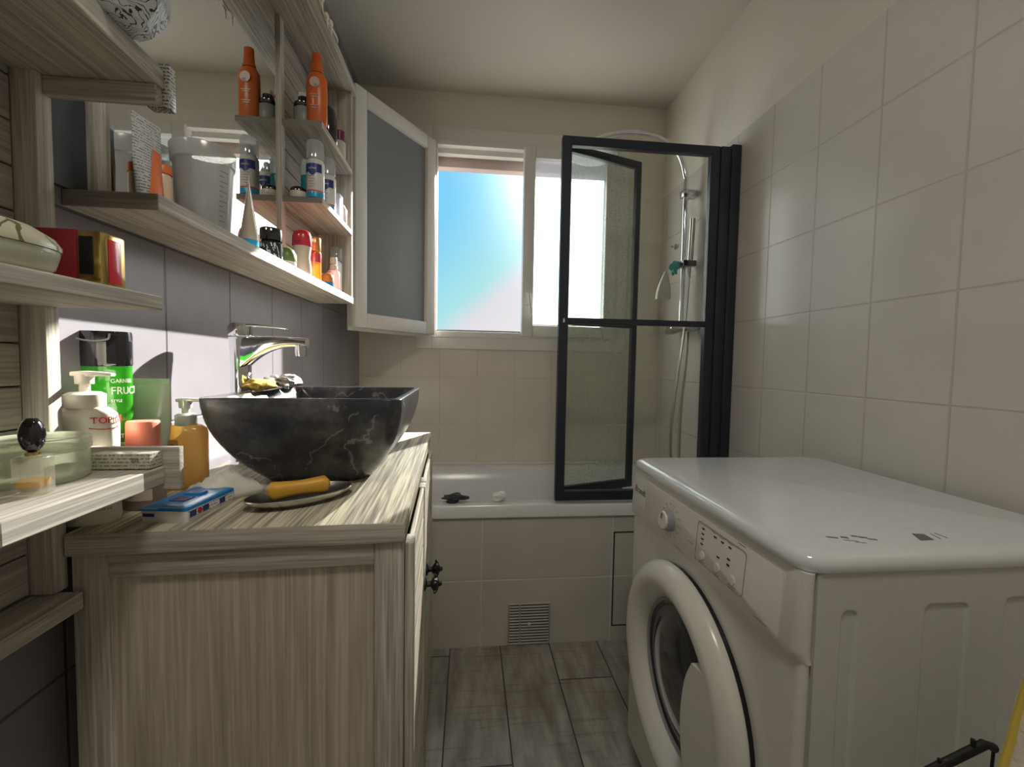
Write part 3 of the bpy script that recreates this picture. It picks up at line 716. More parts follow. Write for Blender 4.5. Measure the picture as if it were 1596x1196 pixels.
b = nb(); box(b, .01, VD-.03, VL-.024, VL-.006, .05, zt); box(b, .01, VD-.03, .03, VL-.024, .05, .066); box(b, .004, .012, .03, VL-.024, .05, zt)
obj('carcass', b, 'wz', van)
b = nb(); box(b, VD-.028, VD-.006, .03, .05, 0, zt, .001); box(b, VD-.028, VD-.006, VL-.04, VL-.006, 0, zt, .001); box(b, VD-.026, VD-.006, .05, VL-.04, .0, .06, .001); box(b, VD-.026, VD-.006, .05, VL-.04, zt-.02, zt, .001)
obj('front_frame', b, 'wz', van)
def vdoor(y0, y1, knob_y):
    b = nb(); z0, z1 = .065, zt-.022
    box(b, VD-.006, VD+.008, y0, y0+.04, z0, z1, .0015); box(b, VD-.006, VD+.008, y1-.04, y1, z0, z1, .0015)
    d = obj('door', b, 'wz', van)
    b = nb(); n = 11; h = (z1-z0)/n
    for i in range(n):
        za = z0+i*h; box(b, VD-.003, VD+.0055, y0+.04, y1-.04, za+.001, za+h-.001, .002, 1)
    obj('plank_panel', b, 'wdoor', d)
    kz = .585
    b = nb(); Mk = Matrix(((0, 0, 1, VD+.008), (0, 1, 0, knob_y), (-1, 0, 0, kz), (0, 0, 0, 1)))
    lathe(b, [(.014, 0), (.014, .003), (.007, .006), (.006, .014), (.012, .018), (.019, .024), (.016, .030), (.007, .033), (.004, .040), (.0, .041)], 10, Mk)
    for i in range(6):
        a = i*pi/3; tube(b, [Mk @ Vector((.012*cos(a), .012*sin(a), .027)), Mk @ Vector((.023*cos(a), .023*sin(a), .023))], [.005, .0025], 6)
    obj('knob', b, 'iron', d, sharp=30)
vdoor(.052, .398, .365); vdoor(.404, VL-.042, .437)

# ------------------------------------------------------------------ basin and tap
BX, BY, BHX, BHY, RZ = -.296, .945, .172, .178, 1.037
bs = thing('vessel_basin', 'dark veined stone vessel basin standing on the wooden vanity top', 'basin', (BX, BY, VZ), (0, 0, R(1)))
b = nb(); secs = []
hgt = RZ-VZ
for i in range(13):
    t = i/12; f = 1-(1-t)**2.1
    secs.append(rr(.095+(BHX-.095)*f, .105+(BHY-.105)*f, .045-.02*t, hgt*t, 7))
secs.append(rr(BHX-.002, BHY-.002, .024, hgt+.002, 7))
off = .016   # wall-side rim is a wide ledge
secs.append(rr(BHX-.012-off*.8, BHY-.014, .022, hgt+.002, 7, off*.8)); secs.append(rr(BHX-.014-off*.8, BHY-.016, .022, hgt-.002, 7, off*.8))
for i in range(8):
    t = 1-(i+1)/8; f = 1-(1-t)**2.4
    secs.append(rr(.05+(BHX-.03-off-.05)*f, .05+(BHY-.018-.05)*f, .03, .016+(hgt-.02)*t, 7, off*t*.8))
loft(b, secs); obj('bowl', b, 'stone', bs, sharp=50)
b = nb(); lathe(b, [(.0, .0175), (.02, .0175), (.022, .019), (.018, .021), (.0, .022)], 24); obj('drain', b, 'chrome', bs)
fpx, fpy = -.498, .985
ft = thing('basin_tap', 'tall chrome single-lever mixer tap behind the stone basin', 'tap', (fpx, fpy, VZ))
zs = un(420, 535, x=-.44).z-VZ; ztop = un(385, 505, y=fpy).z-VZ
b = nb(); lathe(b, [(.027, 0), (.027, .006), (.0215, .010), (.0205, .05), (.0205, zs-.02), (.0225, zs+.008), (.0225, zs+.013)], 32); obj('tap_body', b, 'chrome', ft)
b = nb(); secs = []
for i in range(15):
    t = i/14; x = .008+.132*t; drop = -.028*(1-t)**3.0
    hh = .010+.026*(1-t)**2.6; ww = .013+.006*(1-t)
    cz = zs+.002-hh+.010+.003*sin(t*pi)
    secs.append([Vector((x, p.x, p.y)) for p in rr(ww, hh, .008, 0, 4, 0, cz)])
loft(b, secs); lathe(b, [(.0115, -.006), (.0125, 0), (.0125, .02)], 20, Matrix.Translation((.127, 0, zs-.022))); obj('spout', b, 'chrome', ft)
b = nb(); lathe(b, [(.0225, zs+.0145), (.0235, zs+.018), (.0235, ztop-.006), (.019, ztop), (0, ztop+.001)], 32)
obj('lever_cap', b, 'chrome', ft)
b = nb(); loft(b, [[Vector((x, p.x, p.y)) for p in rr(w, h, .002, 0, 3, 0, cz)] for x, w, h, cz in ((-.005, .014, .004, ztop-.004), (.03, .012, .003, ztop-.003), (.07, .009, .0022, ztop-.006), (.098, .008, .0022, ztop-.009), (.100, .006, .001, ztop-.009))]); obj('lever', b, 'chrome', ft)

# things on the basin's wall-side ledge
blob('sea_sponge', 'yellow natural sponge lying on the basin rim next to the tap', 'sponge', (-.435, .935, RZ+.0026), .036, 'sponge', 11, .35, (.7, 1.3, .33))
b = nb(); lathe(b, [(0, 0), (.024, .002), (.031, .009), (.027, .02), (.015, .029), (0, .032)], 28, Matrix.Translation((-.435, 1.075, RZ+.003)), sy=1.15)
tag(obj('pink_soap_bar', b, 'shell', sharp=60), 'rounded pinkish soap on the basin rim behind the yellow sponge', 'soap')
blob('crumpled_wrapper', 'crumpled silver wrapper on the basin rim right of the yellow sponge', 'wrapper', (-.428, 1.012, RZ+.0026), .022, 'foil', 21, 1.1, (1.0, 1.2, .6))

# ------------------------------------------------------------------ things on the vanity top
# soap dish
dc = un(470, 776, z=VZ+.006)
sd = thing('soap_dish', 'oval metal soap dish near the front edge of the vanity top', 'soap dish', (dc.x, dc.y-.0, VZ), (0, 0, R(36)))
b = nb()
lathe(b, [(.045, 0), (.060, .001), (.078, .010), (.083, .0155), (.0815, .017), (.076, .012), (.058, .0035), (0, .0032)], 48, sy=.52); obj('dish', b, 'steel', sd, sharp=60)
sp_ = thing('yellow_soap_bar', 'waisted yellow soap bar lying on the oval metal dish', 'soap', (dc.x-.004, dc.y+.002, VZ+.009), (R(0), 0, R(30)))
b = nb(); secs = []
for i in range(15):
    t = i/14; x = -.047+.094*t; e = min(1, min(t, 1-t)*14+.45); w = .0145*(1-.22*sin(pi*t)**2)*e; h = .0135*(1-.15*sin(pi*t)**2)*e
    secs.append([Vector((x, p.x, p.y)) for p in rr(w, h, .008, 0, 4, 0, .0135)])
loft(b, secs); obj('soap_body', b, 'soap', sp_, sharp=60)
# wipes pack
wp = thing('wipes_packet', 'blue and white packet of wipes lying on the vanity top', 'wipes', (-.424, .690, VZ), (0, 0, R(-7)))
def pack(bm, hx, hy, h, z0=0):
    loft(bm, [rr(hx*.96, hy*.98, .004, z0, 3), rr(hx, hy, .006, z0+h*.3, 3), rr(hx, hy, .006, z0+h*.75, 3), rr(hx*.93, hy*.96, .006, z0+h, 3)])
b = nb(); pack(b, .034, .052, .021); obj('white_wrap', b, 'white', wp)
b = nb(); loft(b, [rr(.0345, .0525, .006, .0165, 3), rr(.0335, .052, .006, .0205, 3), rr(.028, .047, .006, .0225, 3)]); obj('blue_top', b, 'blue', wp)
b = nb(); box(b, -.031, -.004, -.058, -.050, .0185, .021, .001, 1); obj('tear_strip', b, 'blue', wp); b = nb(); loft(b, [rr(.014, .010, .003, .0226, 3, 0, .01), rr(.013, .009, .003, .026, 3, 0, .01)]); obj('flap', b, 'blue', wp)
b = nb(); box(b, -.012, .012, -.028, -.006, .0223, .0235, .001, 1); obj('opening', b, 'navy', wp)
b = nb(); box(b, .0338, .0346, -.048, .048, .005, .0155); obj('side_band', b, 'print_white', wp)
b = nb()
for yy in (-.04, -.015, .02): box(b, .0345, .0350, yy-.006, yy+.006, .006, .0145)
box(b, -.028, -.012, -.0528, -.0515, .008, .0125); obj('printed_marks', b, 'navy', wp)
b = nb(); lathe(b, [(.0045, 0), (.0045, .0006)], 14, frame((.0348, -.027, .0105), (0, 1, 0), (0, 0, 1))); obj('printed_dot', b, 'redtext', wp)
# crumpled tissue packet between basin and yellow bottle
b = nb(); rnd = random.Random(2)
G = 14; gx = [[None]*G for _ in range(G)]
for i in range(G):
    for j in range(G):
        s, t = i/(G-1), j/(G-1)
        p = Vector((-.478+.115*s, .70+.135*t, VZ+.004))
        p.x += .018*(t-.5); p.z += (.006+.026*max(0, sin(s*pi))*max(0, sin(t*pi)))+rnd.uniform(0, .010)*(0 if i in (0, G-1) or j in (0, G-1) else 1)
        gx[i][j] = b.verts.new(p)
for i in range(G-1):
    for j in range(G-1): b.faces.new((gx[i][j], gx[i+1][j], gx[i+1][j+1], gx[i][j+1]))
r_ = bmesh.ops.extrude_face_region(b, geom=list(b.faces)); 
for v in [v for v in r_['geom'] if isinstance(v, bmesh.types.BMVert)]: v.co.z = VZ+.0006
Mt = Matrix.Translation((-.412, .762, 0)) @ Matrix.Rotation(R(-30), 4, 'Z') @ Matrix.Scale(.62, 4) @ Matrix.Translation((.42, -.768, 0))
for v in b.verts:
    z = v.co.z; v.co = Mt @ v.co; v.co.z = z
tag(obj('tissue_packet', b, 'paper', sharp=180), 'crumpled white tissue packet between the basin foot and the blue wipes', 'tissue packet')
b = nb()
# toothpaste style flat tube lying in front of it
pA, pB = un(372, 772, z=VZ+.008), un(415, 757, z=VZ+.008)

def oval(rx, ry, z, n=32, p=2.4):
    o = []
    for i in range(n):
        a = 2*pi*i/n; c, s = cos(a), sin(a)
        o.append(Vector((rx*abs(c)**(2/p)*(1 if c >= 0 else -1), ry*abs(s)**(2/p)*(1 if s >= 0 else -1), z)))
    return o
def at(u, y, z): 
    """point on the plane y that shows at picture column u, standing at height z"""
    v0 = 598; p = un(u, v0, y=y); return Vector((p.x, y, z))
def pump_bottle(name, label, cat, loc, rz, hw, hd, hb, mats, pumpdir=1, pump_h=.045, collar=.014):
    t = thing(name, label, cat, loc, (0, 0, rz))
    b = nb(); loft(b, [oval(hw*.93, hd*.93, 0), oval(hw, hd, .006), oval(hw, hd, hb*.86), oval(hw*.94, hd*.94, hb*.93), oval(hw*.72, hd*.8, hb*.975), oval(collar*.9, collar*.9, hb, p=2)])
    obj('bottle', b, mats[0], t, sharp=60)
    b = nb(); lathe(b, [(collar, hb-.002), (collar+.001, hb), (collar+.001, hb+.016), (collar*.8, hb+.019), (.006, hb+.02), (.006, hb+.02+pump_h*.35)], 24); obj('collar', b, mats[1], t)
    b = nb(); z = hb+.02+pump_h*.35; lathe(b, [(.010, z), (.0105, z+.012), (.010, z+.014)], 20); 
    loft(b, [[Vector((x, p.x, p.y)) for p in rr(w, h, .002, 0, 3, 0, z+.014+dz)] for x, w, h, dz in ((-.012, .008, .003, 0), (0, .010, .004, 0), (.018, .006, .003, 0), (.034*1, .005, .002, -.001))]) if True else None
    if pumpdir < 0:
        for v in b.verts: v.co.x *= -1
    obj('pump_head', b, mats[1], t); return t
# white body lotion pump bottle
q = un(136, 730, y=.648)
tp = pump_bottle('lotion_pump_bottle', 'white lotion pump bottle with red lettering beside the wooden shelf post', 'bottle', (q.x, q.y, VZ), R(8), .0375, .021, un(138, 632, y=.652).z-VZ, ('cream', 'cream'), 1, .03, .021)
b = text_bm('TOPICREM', .0125, .0002, 'LEFT'); bend(b, .0375, .021, un(157, 656, y=.635).z-VZ, R(-68), .0012, 2.4)
for v in b.verts: pass
obj('red_lettering', b, 'redtext', tp)
b = nb(); zu = un(157, 668, y=.635).z-VZ
loft(b, [[Vector((.0388*abs(cos(a))**.833, -.0223*abs(sin(a))**.833, zu-.002*sin(i/15*pi)+dz)) for i, a in enumerate([R(-70+i*4.6) for i in range(16)])] for dz in (0, .0011)], False, False)
obj('red_underline', b, 'redtext', tp)
b = text_bm('500 ml', .006, .0002); bend(b, .0368, .0205, .022, R(-45), .0015, 2.4); obj('volume_print', b, 'grey_label', tp)
# green shampoo
q = un(165, 640, y=.708)
zc = un(165, 571, y=.708).z-VZ; zt2 = un(165, 517, y=.708).z-VZ
sb = thing('shampoo_bottle', 'tall green shampoo bottle with black flip cap behind the white lotion bottle', 'bottle', (q.x, q.y, VZ), (0, 0, R(12)))
b = nb(); loft(b, [oval(.030, .019, 0), oval(.033, .0205, .006), oval(.032, .020, zc*.6), oval(.033, .0205, zc)]); obj('bottle', b, 'greengel', sb, sharp=60)
b = nb(); loft(b, [oval(.0335, .021, zc+.0005), oval(.0342, .0215, zc+.003), oval(.0342, .0215, zt2-.006), oval(.033, .020, zt2)]); cp = obj('flip_cap', b, 'black_gloss', sb, sharp=50)
b = nb(); tube(b, spline([(-.022, -.0215, zt2-.004), (-.02, -.0235, zt2-.012), (0, -.0245, zt2-.015), (.016, -.0235, zt2-.012), (.018, -.022, zt2-.004)], 5), .0014, 8); obj('cap_lip', b, 'grey', cp, local=True)
for txt, sz, zz, a in (('GARNIER', .0085, zc-.022, -66), ('FRUCTIS', .016, zc-.037, -66), ('STYLE', .006, zc-.052, -66), ('ACTIVE', .009, zc-.106, -66), ('FORTIFYING', .006, zc-.118, -66)):
    b = text_bm(txt, sz, .0002, 'LEFT', squash=.8)
    bend(b, .0330, .0205, zz, R(a), .0012, 2.4); obj('lettering', b, 'white', sb)
# pale green tube standing on its cap
def crimp_tube(name, label, loc, rz, w, d, h, body, cap, caph, extra=None, caprad=None):
    t = thing(name, label, 'tube', loc, (0, 0, rz)); cr = caprad or min(w, d)*1.0
    b = nb(); lathe(b, [(cr*.95, 0), (cr, .002), (cr, caph)], 28); obj('cap', b, cap, t)
    b = nb(); secs = []
    for i in range(13):
        s = i/12; secs.append(oval(cr*1.0+(w-cr)*min(1, s*1.6+.25), cr*1.0+(d-cr)*1 if s < .15 else d*(1-s)+.0008, caph+.0004+(h-caph)*s, 32, 2))
    loft(b, secs); obj('tube_body', b, body, t, sharp=60)
    b = nb(); box(b, -w*.985, w*.985, -.0014, .0014, h-.006, h+.004, .0005, 1); obj('crimp', b, extra or body, t); return t
gt_mat = plain('pale_green_tube', (.50, .53, .43), .3, coat=.4)
q = un(232, 645, y=.785); ht = un(233, 594, y=.785).z-VZ
gtb = crimp_tube('green_cream_tube', 'pale green cream tube standing upright right of the green shampoo bottle', (q.x, q.y, VZ), R(14), .031, .016, ht, gt_mat, 'salmon', .035)
b = text_bm('PURE', .007, .0002); bend(b, .031, .011, ht*.62, R(-100), .003); obj('lettering', b, 'print', gtb)
b = nb(); loft(b, [oval(.032, .0165, .037), oval(.0322, .0158, .055)]); obj('salmon_band', b, 'salmon', gtb, sharp=60)
# salmon capped bottle
q = un(218, 720, y=.705); hn = un(221, 698, y=.712).z-VZ; ht = un(221, 655, y=.712).z-VZ
sc_ = thing('remover_bottle', 'translucent pink bottle with salmon screw cap in front of the green cream tube', 'bottle', (q.x+.006, q.y, VZ))
b = nb(); lathe(b, [(.026, 0), (.029, .004), (.029, hn*.80), (.027, hn*.92), (.022, hn*.985), (.015, hn)], 32, sy=.66); obj('bottle', b, milky('pink_liquid', (.74, .60, .55), .25), sc_)
b = nb(); lathe(b, [(.0215, hn-.004), (.0225, hn-.002), (.0215, ht-.002), (.020, ht)], 32, sy=.9); obj('screw_cap', b, 'salmon', sc_)
b = nb()
loft(b, [[Vector(((.0292)*cos(a), .0292*.68*sin(a), z)) for a in [R(-135+i*9) for i in range(11)]] for z in (.016, .062)], False, False); obj('paper_label', b, plain('pinkish_label', (.66, .56, .50), .5), sc_)
b = nb()
for i, w in enumerate((1, 2, 1, 1.5, 1, 2, 1)):
    a = R(-122+i*4); box(b, -.0006*w, .0006*w, -.0035, .0035, 0, .0003, 0, 1, frame((.0296*cos(a), .0296*.69*sin(a), .026), (-sin(a), cos(a)*.69, 0), (0, 0, 1)))
obj('barcode', b, 'print', sc_)
# yellow pump bottle
q = un(291, 710, y=.812); q.z = VZ; hb_ = un(293, 661, y=.812).z-VZ
yb = pump_bottle('yellow_gel_pump_bottle', 'amber yellow pump bottle with pale head left of the basin', 'bottle', q, R(5), .034, .020, hb_, ('yellowgel', plain('pearl_plastic', (.72, .72, .66), .2, .2)), 1, .026, .0155)
b = nb(); pts = [R(-150+i*7) for i in range(9)]
loft(b, [[Vector((.0348*cos(a), .0210*sin(a), z)) for a in pts] for z in (.012, .090)], False, False); obj('back_label', b, milky('amber_label', (.80, .54, .22), .1), yb)
b = nb()
for i in range(7):
    a = R(-143); box(b, -.008, .008+(i % 3)*.002, -.0005, .0005, 0, .0004, 0, 1, frame((.033*cos(R(-120)), .0225*sin(R(-120))-.001, .082-i*.0045), (.97, -.1, 0), (0, 0, 1)))
for i, w in enumerate((1, 2, 1, 1.5, 1, 2, 1, 1)):
    box(b, -.0005*w, .0005*w, -.009, .009, 0, .0004, 0, 1, frame((-.010+i*.0020, -.0222, .026), (1, 0, 0), (0, 0, 1)))
obj('printed_marks', b, 'print', yb)

# ------------------------------------------------------------------ open wall shelf (near left)
UE = .612
un_ = thing('wall_shelf_unit', 'bleached wood open wall shelf with plank back at left edge', 'shelf', (-.50, .40, .77))
b = nb()
pitch = .0538; z = .80
while z < 1.62:
    box(b, XL+.001, XL+.013, -.05, .589, z, z+pitch-.0022, .0015, 1); z += pitch
obj('plank_back', b, 'board', un_, local=False)
b = nb(); box(b, XL+.001, -.530, .590, .6105, .7975, 1.62, .002); obj('post', b, 'wz', un_, local=False)
def ushelf(name, x1, y0, z0, z1, x1n=None):
    b = nb(); x1n = x1n or x1
    secs = [[Vector((XL+.013, y0, z)), Vector((x1n, y0, z)), Vector((x1, UE, z)), Vector((XL+.013, UE, z))] for z in (z0, z1)]
    loft(b, secs); o = obj(name, b, 'wy', un_, local=False)
    md = o.modifiers.new('Bevel', 'BEVEL'); md.width = .002; md.segments = 2; return o
b = nb()
ushelf('shelf', -.398, -.02, 1.4535, 1.478, -.365); ushelf('shelf', -.405, .10, 1.169, 1.1875); ushelf('shelf', -.408, .408, .936, .9605)
b = nb(); box(b, -.5295, -.400, UE-.014, UE-.001, 1.431, 1.453, .001); 
obj('end_rail', b, 'wx', un_, local=False)
b = nb(); box(b, -.5295, -.390, UE+.0005, UE+.0095, .928, .986, .001); obj('end_rail', b, 'wx', un_, local=False)
b = nb(); box(b, XL+.001, -.503, -.05, .5995, .774, .797, .002); obj('bottom_ledge', b, 'wy', un_, local=False)
# notched so the posts stand on it; the striped carton end by the top shelf
b = nb(); box(b, -.420, -.393, UE+.0005, UE+.014, 1.431, 1.487, .001); 
tag(obj('striped_carton', b, marks('striped_carton_print', (.55, .55, .53), (.08, .08, .09), 'rows')), 'narrow printed carton tucked at the end of the top wall shelf', 'carton')

# floral pot on the top shelf
q = un(178, 20, y=.50)
fp_ = thing('floral_ceramic_pot', 'white ceramic pot with black leaf pattern on the top wall shelf', 'pot', (-.400, .537, 1.4785))
b = nb(); loft(b, [oval(.024, .024, 0, 8, 2), oval(.034, .034, .004, 8, 2), oval(.050, .050, .03, 8, 2), oval(.052, .052, .07, 8, 2), oval(.044, .044, .10, 8, 2), oval(.036, .036, .115, 8, 2), oval(.034, .034, .113, 8, 2), oval(.042, .042, .08, 8, 2), oval(.040, .040, .02, 8, 2), oval(.02, .02, .012, 8, 2)])
obj('pot_body', b, 'floral', fp_, sharp=20)

# middle shelf: soap case and red perfume box
sc2 = thing('oval_soap_case', 'ivory green oval case with branch pattern on the middle wall shelf', 'case', (-.456, .432, 1.188), (0, 0, R(78)))
b = nb(); loft(b, [oval(.058, .032, 0), oval(.066, .039, .006), oval(.070, .042, .020), oval(.070, .042, .0235)]); obj('case_base', b, 'ivory', sc2, sharp=60)
b = nb(); loft(b, [oval(.0715, .0435, .024), oval(.0715, .0435, .028), oval(.066, .040, .036), oval(.050, .030, .045), oval(.025, .015, .0495)]); obj('case_lid', b, 'branch', sc2, sharp=60)
rb = thing('red_perfume_carton', 'dark red carton with gold end lying on the middle wall shelf', 'carton', (-.4725, .565, 1.188), (0, 0, R(0)))
b = nb(); box(b, -.048, .018, -.019, .019, .0005, .066, .002); obj('red_sleeve', b, 'darkred', rb)
b = nb(); box(b, .018, .044, -.0185, .0185, .0005, .065, .003); obj('gold_end', b, 'gold', rb)
b = nb(); box(b, .021, .036, -.0195, -.018, .014, .058, .001); obj('end_window', b, 'kerb', rb)
b = nb(); box(b, .0435, .0452, -.008, .010, .006, .058, .001); obj('red_stripe', b, 'red', rb)

# lower shelf: perfume, jar, tube, carton
LZ = .961
pf = thing('perfume_bottle', 'square clear perfume bottle with black rounded stopper on the lower wall shelf', 'perfume bottle', (-.4555, .490, LZ), (0, 0, R(12)))
b = nb(); box(b, -.0145, .0145, -.008, .008, 0, .041, .003, 3); obj('glass_body', b, milky('perfume_glass', (.90, .88, .78), .84, .14, .03), pf)
b = nb(); box(b, -.0118, .0118, -.0060, .0060, .007, .0165, .002, 2); obj('perfume_liquid', b, 'perfumeliq', pf)
b = nb(); lathe(b, [(.0055, .0412), (.006, .0415), (.006, .0440)], 20); obj('neck', b, 'gold', pf)
b = nb(); secs = []
for i in range(9):
    t = i/8; k = math.sqrt(max(0, 1-(2*t-1)**2*.86)); secs.append(oval(.0098*k, .0085*k, .0444+.036*t, 24, 3))
loft(b, secs); obj('stopper', b, 'black_gloss', pf, sharp=60)
jr = thing('glass_cream_jar', 'wide round greenish glass jar with ribbed lid behind the perfume bottle', 'jar', (-.475, .552, LZ))
jr.location = (-.500, .543, LZ)
b = nb(); lathe(b, [(.040, 0), (.0435, .003), (.0445, .010), (.0445, .032), (.042, .034)], 40); obj('jar_body', b, 'jarglass', jr, sharp=50)
b = nb(); lathe(b, [(.0445, .0345), (.0465, .036), (.0465, .040), (.045, .041), (.0462, .0425), (.0458, .049), (.042, .051), (.040, .0495), (0, .0495)], 40); obj('jar_lid', b, 'jarglass', jr, sharp=40)
wt = thing('white_tube_flat', 'white rounded tube with pale pink print at the back of the lower wall shelf', 'tube', (un(16, 690, y=.50).x, .497, LZ), (0, 0, R(6)))
wt.location = (-.537, .492, LZ)
b = nb(); secs = []
H2 = un(20, 632, y=.497).z-LZ
for i in range(11):
    t = i/10; w = .0200*(1 if t < .6 else math.sqrt(max(.02, 1-((t-.6)/.4)**2*.97))); secs.append(oval(w, .012*(1-t*.3) if t < .9 else .006, H2*t, 28, 3))
loft(b, secs); obj('tube_body', b, 'white', wt, sharp=60)
b = nb()
for i in range(4): box(b, -.004, .016, -.0124, -.0118, H2*.55+i*.009, H2*.55+.0016+i*.009)
obj('printed_lines', b, 'pink', wt)
sg = thing('small_glass_vial', 'small clear glass vial at the left edge of the lower wall shelf', 'vial', (-.488, .440, LZ))
b = nb(); lathe(b, [(.007, 0), (.008, .002), (.008, .032), (.005, .036), (.005, .042), (.0045, .043)], 20); obj('vial_glass', b, 'jarglass', sg)
b = nb(); lathe(b, [(.0056, .0432), (.0056, .052), (.004, .053)], 16); obj('vial_cap', b, 'white', sg)
ct = thing('flat_printed_carton', 'long flat cream carton with rows of print behind the glass jar', 'carton', (-.440, .5975, LZ), (0, 0, 0))
b = nb(); box(b, -.040, .0300, -.0095, .0135, .0005, .021, .001); obj('carton_body', b, 'print_rows', ct)
b = text_bm('20', .008, .0002, squash=1.3); xform(b, frame((.012, -.0106, .0125), (1, 0, 0), (0, 0, 1))); obj('number_print', b, 'print', ct)

# ------------------------------------------------------------------ mirror cabinet with long shelf and side column
mc = thing('mirror_shelf_cabinet', 'bleached wood wall mirror with long shelf and side column above vanity', 'mirror', (-.50, 1.16, 1.316))
LY0, LY1 = .664, 1.652
MXP = XL+.020      # mirror face
b = nb()
secs = [[Vector((XL+.001, LY0, z)), Vector((-.4435, LY0, z)), Vector((-.4335, LY1, z)), Vector((XL+.001, LY1, z))] for z in (1.316, 1.340)]
loft(b, secs); o = endband(obj('long_shelf', b, 'wy', mc, local=False), 'y', 'wxd'); md = o.modifiers.new('Bevel', 'BEVEL'); md.width = .0015; md.segments = 2
MY1 = 1.305; MY0 = .718
TBZ = 2.075
b = nb(); box(b, XL+.002, MXP, MY0, MY1, 1.3405, TBZ); obj('mirror_glass', b, 'mirror', mc, local=False)
b = nb(); box(b, XL+.001, MXP+.006, MY0-.022, MY0, 1.3405, TBZ, .002); obj('mirror_stile', b, 'wz', mc, local=False); b = nb(); box(b, XL+.001, MXP+.008, MY1, MY1+.026, 1.3405, TBZ, .002); obj('mirror_stile', b, 'wz', mc, local=False)
b = nb(); box(b, XL+.001, XL+.010, MY0-.085, MY0-.023, 1.3405, 1.62); obj('dark_side_strip', b, 'rubber', mc, local=False)
b = nb(); z = 1.345
while z < TBZ-.03:
    box(b, XL+.001, XL+.014, MY1+.026, LY1-.018, z, min(TBZ-.001, z+.0535), .0012, 1); z += .0558
obj('plank_back', b, 'board', mc, local=False)
b = nb(); box(b, XL+.001, -.436, LY1-.019, LY1, 1.3405, TBZ, .002); obj('end_panel', b, 'wz', mc, local=False)
b = nb(); box(b, XL+.001, -.424, .62, LY1+.012, TBZ, TBZ+.024, .002); box(b, XL+.001, XL+.03, .62, LY1, TBZ+.024, TBZ+.05); obj('top_board', b, 'wy', mc, local=False)
S1, S2 = un(500, 187, x=-.43).z, un(500, 311, x=-.43).z
S1 = 1.795; S2 = 1.578
for zz in (S1, S2):
    b = nb(); box(b, XL+.014, -.431, MY1+.004, LY1-.020, zz-.017, zz, .0015); endband(obj('column_shelf', b, 'wy', mc, local=False), 'y', 'wxd')
# garland on the top board's front
b = nb(); pts = [(-.436, 1.16, TBZ+.0275), (-.4215, 1.20, TBZ+.0285), (-.4195, 1.25, TBZ+.016), (-.4195, 1.30, TBZ+.001), (-.4195, 1.36, TBZ+.016), (-.4215, 1.42, TBZ+.0285), (-.436, 1.45, TBZ+.0275)]
tube(b, spline(pts, 6), .003, 8)
gl = tag(obj('macrame_garland', b, 'cream', sharp=60), 'off-white knotted string garland on the front of the mirror top board', 'garland')
b = nb()
for i, (y, z) in enumerate(((1.26, TBZ+.02), (1.30, TBZ+.004), (1.335, TBZ+.012))):
    bmesh.ops.create_icosphere(b, subdivisions=2, radius=.009, matrix=Matrix.Translation((-.4135, y, z)) @ Matrix.Diagonal((.7, 1.2, 1, 1)))
    tube(b, [(-.414, y, z), (-.413, y+.006, z-.03)], [.003, .0015], 6)
obj('knots', b, 'cream', gl, local=False)

# -- things on the long shelf
SZ = 1.3405
def cyl_item(name, label, cat, loc, parts, rz=0, sy=1, n=28, group=None):
    t = thing(name, label, cat, loc, (0, 0, rz), group)
    for (pn, prof, mt) in parts:
        b = nb(); lathe(b, prof, n, sy=sy); obj(pn, b, mt, t, sharp=45)
    return t
# printed tube in front of the mirror's left end
q = at(236, .705, SZ); 
ot = crimp_tube('orange_printed_tube', 'white and orange upright tube at the left end of the long mirror shelf', (-.517, .752, SZ), R(84), .027, .013, .140, 'print_tube', 'cyan', .018)
b = nb(); 
loft(b, [[Vector((.0278*cos(a), .0150*sin(a)*(1-.62*(z-.02)/.09), z)) for a in [R(-118+(z-.02)*420+i*(70-(z-.02)*420)/8) for i in range(9)]] for z in (.006, .03, .055, .08, .1)], False, False); obj('orange_panel', b, 'orange2', ot, sharp=60)
# frosted measuring cup
q = at(327, .800, SZ)
cr0 = .036
cu = thing('frosted_measuring_cup', 'frosted plastic measuring cup with raised rim on the long mirror shelf', 'cup', (-.4955, .862, SZ))
hc = un(330, 222, y=.80).z-SZ
b = nb(); hc = .150
lathe(b, [(0, 0), (.038, 0), (.040, .003), (.0475, hc-.030), (.0505, hc-.028), (.0520, hc-.002), (.0510, hc), (.0500, hc-.002), (.049, hc-.026), (.0455, hc-.030), (.0385, .005), (0, .004)], 48); obj('cup_wall', b, 'tubplastic', cu, sharp=50)
b = nb()
for i in range(11):
    z = .018+i*.0088; r = .040+.0075*(z/(hc-.030))+.0008
    for k in range(2 if i % 2 else 4):
        a = R(-28+k*5); box(b, -.0016, .0016, -.0006, .0006, 0, .0003, 0, 1, frame((r*cos(a), r*sin(a), z), (-sin(a), cos(a), 0), (0, 0, 1)))
obj('scale_marks', b, 'print', cu)
# orange capped bottle behind the cup, seen in the mirror
cyl_item('orange_capped_bottle', 'cream bottle with orange cap standing between the printed tube and frosted cup', 'bottle', (-.531, .806, SZ), [('bottle', [(.0135, 0), (.0145, .003), (.0145, .075), (.0125, .080)], plain('peach_plastic', (.80, .62, .48), .3)), ('orange_band', [(.0147, .002), (.0148, .028), (.0147, .030)], 'orange2'), ('cap', [(.0142, .0805), (.0142, .093), (.0125, .0955)], 'orange2')])
# tan tube with blue cap
q = at(374, .945, SZ)
tt = crimp_tube('tan_tube', 'tan tube standing on its bright blue cap right of the frosted cup', (-.4790, .990, SZ), R(116), .021, .018, .150, 'tan', 'cyan', .022)
